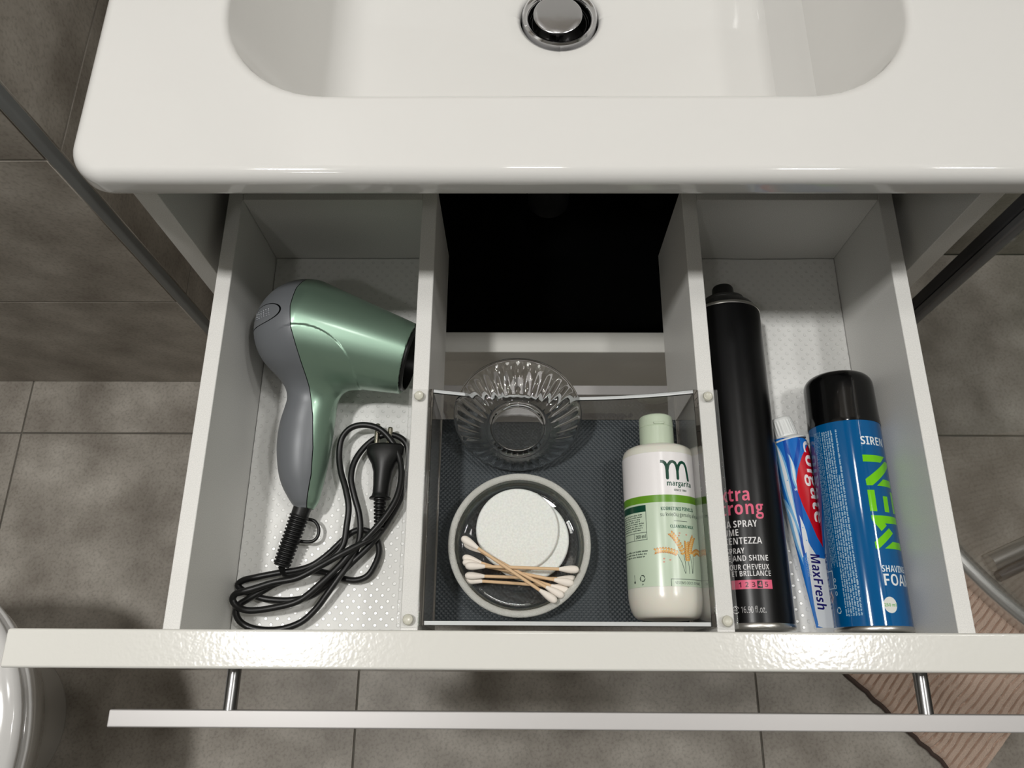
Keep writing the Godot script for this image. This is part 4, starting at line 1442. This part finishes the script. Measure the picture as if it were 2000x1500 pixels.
func hair_dryer() -> void:
	var t := thing("hair_dryer", "metallic green and grey hair dryer with coiled black cord in the left compartment", "hair dryer", Vector3(-180, 680, -150))
	var lo := Vector3(-240, 676, -270)
	var c := 1.2
	var n := Vector3i(112, 80, 160)
	var sy := n.x
	var sz := n.x * n.y
	var F := PackedFloat32Array()
	F.resize(n.x * n.y * n.z)
	F.fill(99.0)
	for bz in range(0, n.z, 4):
		for by in range(0, n.y, 4):
			for bx in range(0, n.x, 4):
				var far := dryer_sdf(lo + Vector3(bx + 1.5, by + 1.5, bz + 1.5) * c)
				if absf(far) > 9.0:
					if far < 0.0:
						for z in range(bz, mini(bz + 4, n.z)):
							for y in range(by, mini(by + 4, n.y)):
								for x in range(bx, mini(bx + 4, n.x)):
									F[x + y * sy + z * sz] = far
					continue
				for z in range(bz, mini(bz + 4, n.z)):
					for y in range(by, mini(by + 4, n.y)):
						for x in range(bx, mini(bx + 4, n.x)):
							F[x + y * sy + z * sz] = dryer_sdf(lo + Vector3(x, y, z) * c)
	var green := mat("green metallic paint", srgb(140, 167, 149), 0.36, 0.74)
	green.clearcoat_enabled = true
	green.clearcoat = 0.3
	green.clearcoat_roughness = 0.12
	var grey := mat("dark grey plastic", srgb(108, 111, 115), 0.42, 0.1)
	var mats := [grey, green, mat("grey button", srgb(112, 115, 119), 0.2, 0.1)]
	var names := ["rear_shell", "front_shell", "cool_button"]
	var whole := nets(F, lo, c, n)
	var back := cut(whole, seam_f, 0.28, true)
	var parts := [cut(back, ellipse_d, 0.3, true), cut(whole, seam_f, -0.28, false), cut(back, ellipse_d, -0.3, false)]
	for w in 3:
		var o := obj(names[w], parts[w], mats[w], t)
		if w < 2:
			continue
		# the button's raised grip dots
		var gd := MB.new()
		for r in 4:
			for k in 6:
				var q := Vector3(-222.5 + k * 2.4 + r * 0.4, 775, -223.2 + r * 1.7 + k * 0.25)
				if ellipse_d(q) > -1.2:
					continue
				while dryer_sdf(q) > 0.0:
					q.y -= 0.1
				gd.lathe([Vector2(0.01, 0.55), Vector2(0.4, 0.45), Vector2(0.65, 0.1), Vector2(0.7, -0.4)], 8, q)
		obj("grip_dots", gd, mats[2], o).set_meta("kind", "stuff")
	var s := noz_dir.cross(Vector3.UP).normalized()
	var up := s.cross(noz_dir).normalized()
	var nz := []
	for q in [[-20.0, 22.6], [-1.5, 24.3], [1.2, 24.4], [2.2, 23.6], [2.2, 22.4], [-14.0, 20.5]]:
		var r := PackedVector3Array()
		for i in 56:
			var a := TAU * i / 56.0
			r.push_back(NOZ + noz_dir * q[0] + (s * cos(a) + up * sin(a)) * q[1])
		nz.push_back(r)
	obj("nozzle_ring", MB.new().loft(nz, true, true), black_plastic, t)
	for k in 4:
		var r1 := 4.0 + k * 5.0
		var ring := PackedVector3Array()
		for i in 40:
			var a := TAU * i / 40.0
			ring.push_back(NOZ + noz_dir * -8.0 + (s * cos(a) + up * sin(a)) * r1)
		obj("grille_ring", MB.new().tube(ring, [0.8], 6, true), black_plastic, t)
	# ribbed sleeve at the end of the handle, its hanging loop, the cord and the plug
	var rubber := mat("black rubber", Color(0.05, 0.05, 0.052), 0.42)
	var a0 := Vector3(-187.5, 697.5, -91.0)
	var a1 := Vector3(-201.0, 690.5, -48.0)
	var pth := PackedVector3Array()
	var rad := []
	for i in 121:
		var u := i / 120.0
		pth.push_back(a0.lerp(a1, u))
		var rib := 0.0 if u < 0.16 or u > 0.96 else (0.75 if fmod(u * 120.0, 7.0) < 3.6 else -0.35)
		rad.push_back(lerpf(6.6, 5.6, u) + rib)
	rad[120] = 2.6
	obj("cord_sleeve", MB.new().tube(pth, rad, 20), rubber, t)
	var lp := PackedVector3Array()
	for q in [Vector2(-190.5, -82.6), Vector2(-186, -82.6), Vector2(-180.4, -81.0), Vector2(-177.0, -76.0), Vector2(-177.2, -70.0), Vector2(-180.6, -66.4), Vector2(-187.0, -66.0), Vector2(-196, -67.6)]:
		lp.push_back(Vector3(q.x, 688.5, q.y))
	obj("hanging_loop", MB.new().tube(smooth_path(lp, 6), [1.25], 10), rubber, t)
	# the cord's way over the drawer floor, in x, z
	var way := []
	way.append_array([Vector2(-201.0, -48.0), Vector2(-198.8, -42.8), Vector2(-191.2, -44.3), Vector2(-180.1, -45.7), Vector2(-168.7, -44.1), Vector2(-159.4, -40.8), Vector2(-148.1, -39.0), Vector2(-139.3, -42.0), Vector2(-134.3, -50.2), Vector2(-132.1, -60.2), Vector2(-134.9, -69.1), Vector2(-140.3, -74.1), Vector2(-147.2, -75.2), Vector2(-153.8, -72.5)])
	way.append_array([Vector2(-160.1, -66.6), Vector2(-169.5, -57.6), Vector2(-180.0, -49.8), Vector2(-190.8, -45.9), Vector2(-203.9, -43.7), Vector2(-220.6, -40.3), Vector2(-229.0, -38.4), Vector2(-232.6, -35.3), Vector2(-229.2, -31.9), Vector2(-222.8, -29.4), Vector2(-214.4, -26.2), Vector2(-205.1, -24.7), Vector2(-192.7, -24.7), Vector2(-179.7, -27.5)])
	way.append_array([Vector2(-168.1, -34.5), Vector2(-158.8, -42.6), Vector2(-148.4, -53.0), Vector2(-138.0, -64.1), Vector2(-126.6, -81.0), Vector2(-117.4, -100.6), Vector2(-113.8, -119.4), Vector2(-113.6, -133.7), Vector2(-117.5, -142.8), Vector2(-127.0, -147.6), Vector2(-137.5, -146.3), Vector2(-147.5, -138.3), Vector2(-154.2, -126.2), Vector2(-155.5, -113.0)])
	way.append_array([Vector2(-152.2, -100.1), Vector2(-147.7, -86.3), Vector2(-146.1, -72.7), Vector2(-148.0, -60.4), Vector2(-152.2, -50.5), Vector2(-158.1, -40.7), Vector2(-165.9, -28.8), Vector2(-173.6, -18.2), Vector2(-183.6, -9.3), Vector2(-198.2, -4.4), Vector2(-213.7, -4.6), Vector2(-224.0, -8.6), Vector2(-229.0, -15.0), Vector2(-228.0, -21.0)])
	way.append_array([Vector2(-223.7, -24.2), Vector2(-214.1, -29.5), Vector2(-201.4, -36.0), Vector2(-186.4, -40.3), Vector2(-175.9, -46.9), Vector2(-164.3, -54.5), Vector2(-157.2, -63.3), Vector2(-155.5, -76.7), Vector2(-154.8, -90.3), Vector2(-158.1, -104.0), Vector2(-163.2, -118.0), Vector2(-165.6, -131.1), Vector2(-164.6, -143.1), Vector2(-158.2, -151.0)])
	way.append_array([Vector2(-147.8, -153.4), Vector2(-135.8, -150.4), Vector2(-125.8, -140.6), Vector2(-119.4, -127.4), Vector2(-117.3, -113.2), Vector2(-119.8, -96.9), Vector2(-127.9, -82.1), Vector2(-139.3, -68.6), Vector2(-150.7, -57.5), Vector2(-157.7, -48.7), Vector2(-169.8, -35.8), Vector2(-183.9, -23.6), Vector2(-201.7, -18.6), Vector2(-217.9, -16.8)])
	way.append_array([Vector2(-227.0, -19.1), Vector2(-231.4, -23.8), Vector2(-229.6, -27.7), Vector2(-224.9, -29.1), Vector2(-216.2, -31.7), Vector2(-203.4, -36.0), Vector2(-187.3, -39.3), Vector2(-171.6, -47.4), Vector2(-157.9, -55.0), Vector2(-145.1, -62.7), Vector2(-136.7, -68.3), Vector2(-132.4, -74.6)])
	var cp := PackedVector3Array()
	for i in way.size():
		var u := float(i) / way.size()
		var y := 683.0 + 15.0 * u + 1.5 * sin(i * 1.1)
		if i < 3:
			y = [690.5, 686.0, 683.5][i]
		if i > way.size() - 4:
			y = lerpf(y, 690.0, (i - way.size() + 4) / 3.0)
		cp.push_back(Vector3(way[i].x, y, way[i].y))
	obj("cord", MB.new().tube(smooth_path(cp, 5), [2.35], 10), rubber, t)
	# plug
	var ps := []
	for q in [[-139.5, 0.5, 0.5], [-139.4, 12.5, 6.2], [-137.6, 14.2, 7.4], [-132.0, 14.0, 7.6], [-129.0, 12.4, 7.8], [-124.0, 9.2, 7.6], [-118.0, 7.2, 7.0], [-108.0, 6.2, 6.2], [-102.0, 6.0, 6.0], [-99.6, 6.6, 6.4], [-98.4, 8.0, 7.4], [-97.6, 8.0, 7.4], [-97.2, 4.4, 4.4]]:
		var r := PackedVector3Array()
		for i in 36:
			var a := TAU * i / 36.0
			r.push_back(Vector3(-132.0 + (q[0] + 118.0) * -0.045 + q[1] * cos(a), 690.0 + q[2] * sin(a), q[0]))
		ps.push_back(r)
	var pg := obj("plug", MB.new().loft(ps), rubber, t)
	var brass := mat("nickel prong", Color(0.7, 0.68, 0.62), 0.25, 1.0)
	for x in [-138.2, -128.4]:
		var top := -156.2 if x < -130.0 else -153.4
		obj("prong", MB.new().tube(PackedVector3Array([Vector3(x, 690, -138), Vector3(x, 690, top + 1.6), Vector3(x, 690, top + 0.4), Vector3(x, 690, top)]), [2.1, 2.1, 1.7, 0.6], 16), brass, pg)
	var sp := PackedVector3Array()
	var sr := []
	for i in 61:
		var u := i / 60.0
		sp.push_back(Vector3(-132.8, 690.0, -97.4).lerp(Vector3(-132.4, 690.0, -74.6), u))
		sr.push_back(lerpf(4.3, 2.9, u) + (0.6 if fmod(i, 7.0) < 4.0 else -0.5))
	obj("strain_relief", MB.new().tube(sp, sr, 16), rubber, pg)


func smooth_path(p: PackedVector3Array, k: int) -> PackedVector3Array:
	var out := PackedVector3Array()
	for i in p.size() - 1:
		var a := p[maxi(i - 1, 0)]
		var d := p[mini(i + 2, p.size() - 1)]
		for j in k:
			out.push_back(p[i].cubic_interpolate(p[i + 1], a, d, float(j) / k))
	out.push_back(p[p.size() - 1])
	return out


func nets(G: PackedFloat32Array, lo: Vector3, c: float, n: Vector3i) -> MB:
	# surface nets of the dryer's field
	var mb := MB.new()
	var sy := n.x
	var sz := n.x * n.y
	var id := {}
	var co := [0, 1, sy, sy + 1, sz, sz + 1, sz + sy, sz + sy + 1]
	var cv := [Vector3(0, 0, 0), Vector3(1, 0, 0), Vector3(0, 1, 0), Vector3(1, 1, 0), Vector3(0, 0, 1), Vector3(1, 0, 1), Vector3(0, 1, 1), Vector3(1, 1, 1)]
	var ed := [[0, 1], [2, 3], [4, 5], [6, 7], [0, 2], [1, 3], [4, 6], [5, 7], [0, 4], [1, 5], [2, 6], [3, 7]]
	for z in n.z - 1:
		for y in n.y - 1:
			var b := y * sy + z * sz
			for x in n.x - 1:
				var i := b + x
				var g0: float = G[i]
				if absf(g0) > 8.0 and G[i + 1] > 8.0:
					continue
				var neg := 0
				for k in 8:
					if G[i + co[k]] < 0.0:
						neg += 1
				if neg == 0 or neg == 8:
					continue
				var s := Vector3.ZERO
				var m := 0
				for e in ed:
					var ga: float = G[i + co[e[0]]]
					var gb: float = G[i + co[e[1]]]
					if (ga < 0.0) != (gb < 0.0):
						s += cv[e[0]].lerp(cv[e[1]], ga / (ga - gb))
						m += 1
				id[i] = mb.v.size()
				mb.v.push_back(lo + (Vector3(x, y, z) + s / m) * c)
				mb.uv.push_back(Vector2.ZERO)
	var st := [1, sy, sz]
	for i in id:
		for ax in 3:
			var u: int = st[(ax + 1) % 3]
			var w: int = st[(ax + 2) % 3]
			var j: int = i + st[ax]
			if j >= G.size() or (G[i] < 0.0) == (G[j] < 0.0):
				continue
			if not (id.has(i - u) and id.has(i - w) and id.has(i - u - w)):
				continue
			var q := [id[i], id[i - u], id[i - u - w], id[i - w]]
			if G[i] < 0.0:
				mb.ix.append_array(PackedInt32Array([q[0], q[1], q[2], q[0], q[2], q[3]]))
			else:
				mb.ix.append_array(PackedInt32Array([q[0], q[2], q[1], q[0], q[3], q[2]]))
	mb.fix(0)
	# smooth normals out of the field itself
	mb.nm.resize(mb.v.size())
	var e := 0.35
	for i in mb.v.size():
		var p := mb.v[i]
		var g := Vector3.ZERO
		for ax in 3:
			var q := Vector3.ZERO
			q[ax] = e
			g[ax] = dryer_sdf(p + q) - dryer_sdf(p - q)
		mb.nm[i] = g.normalized()
	return mb
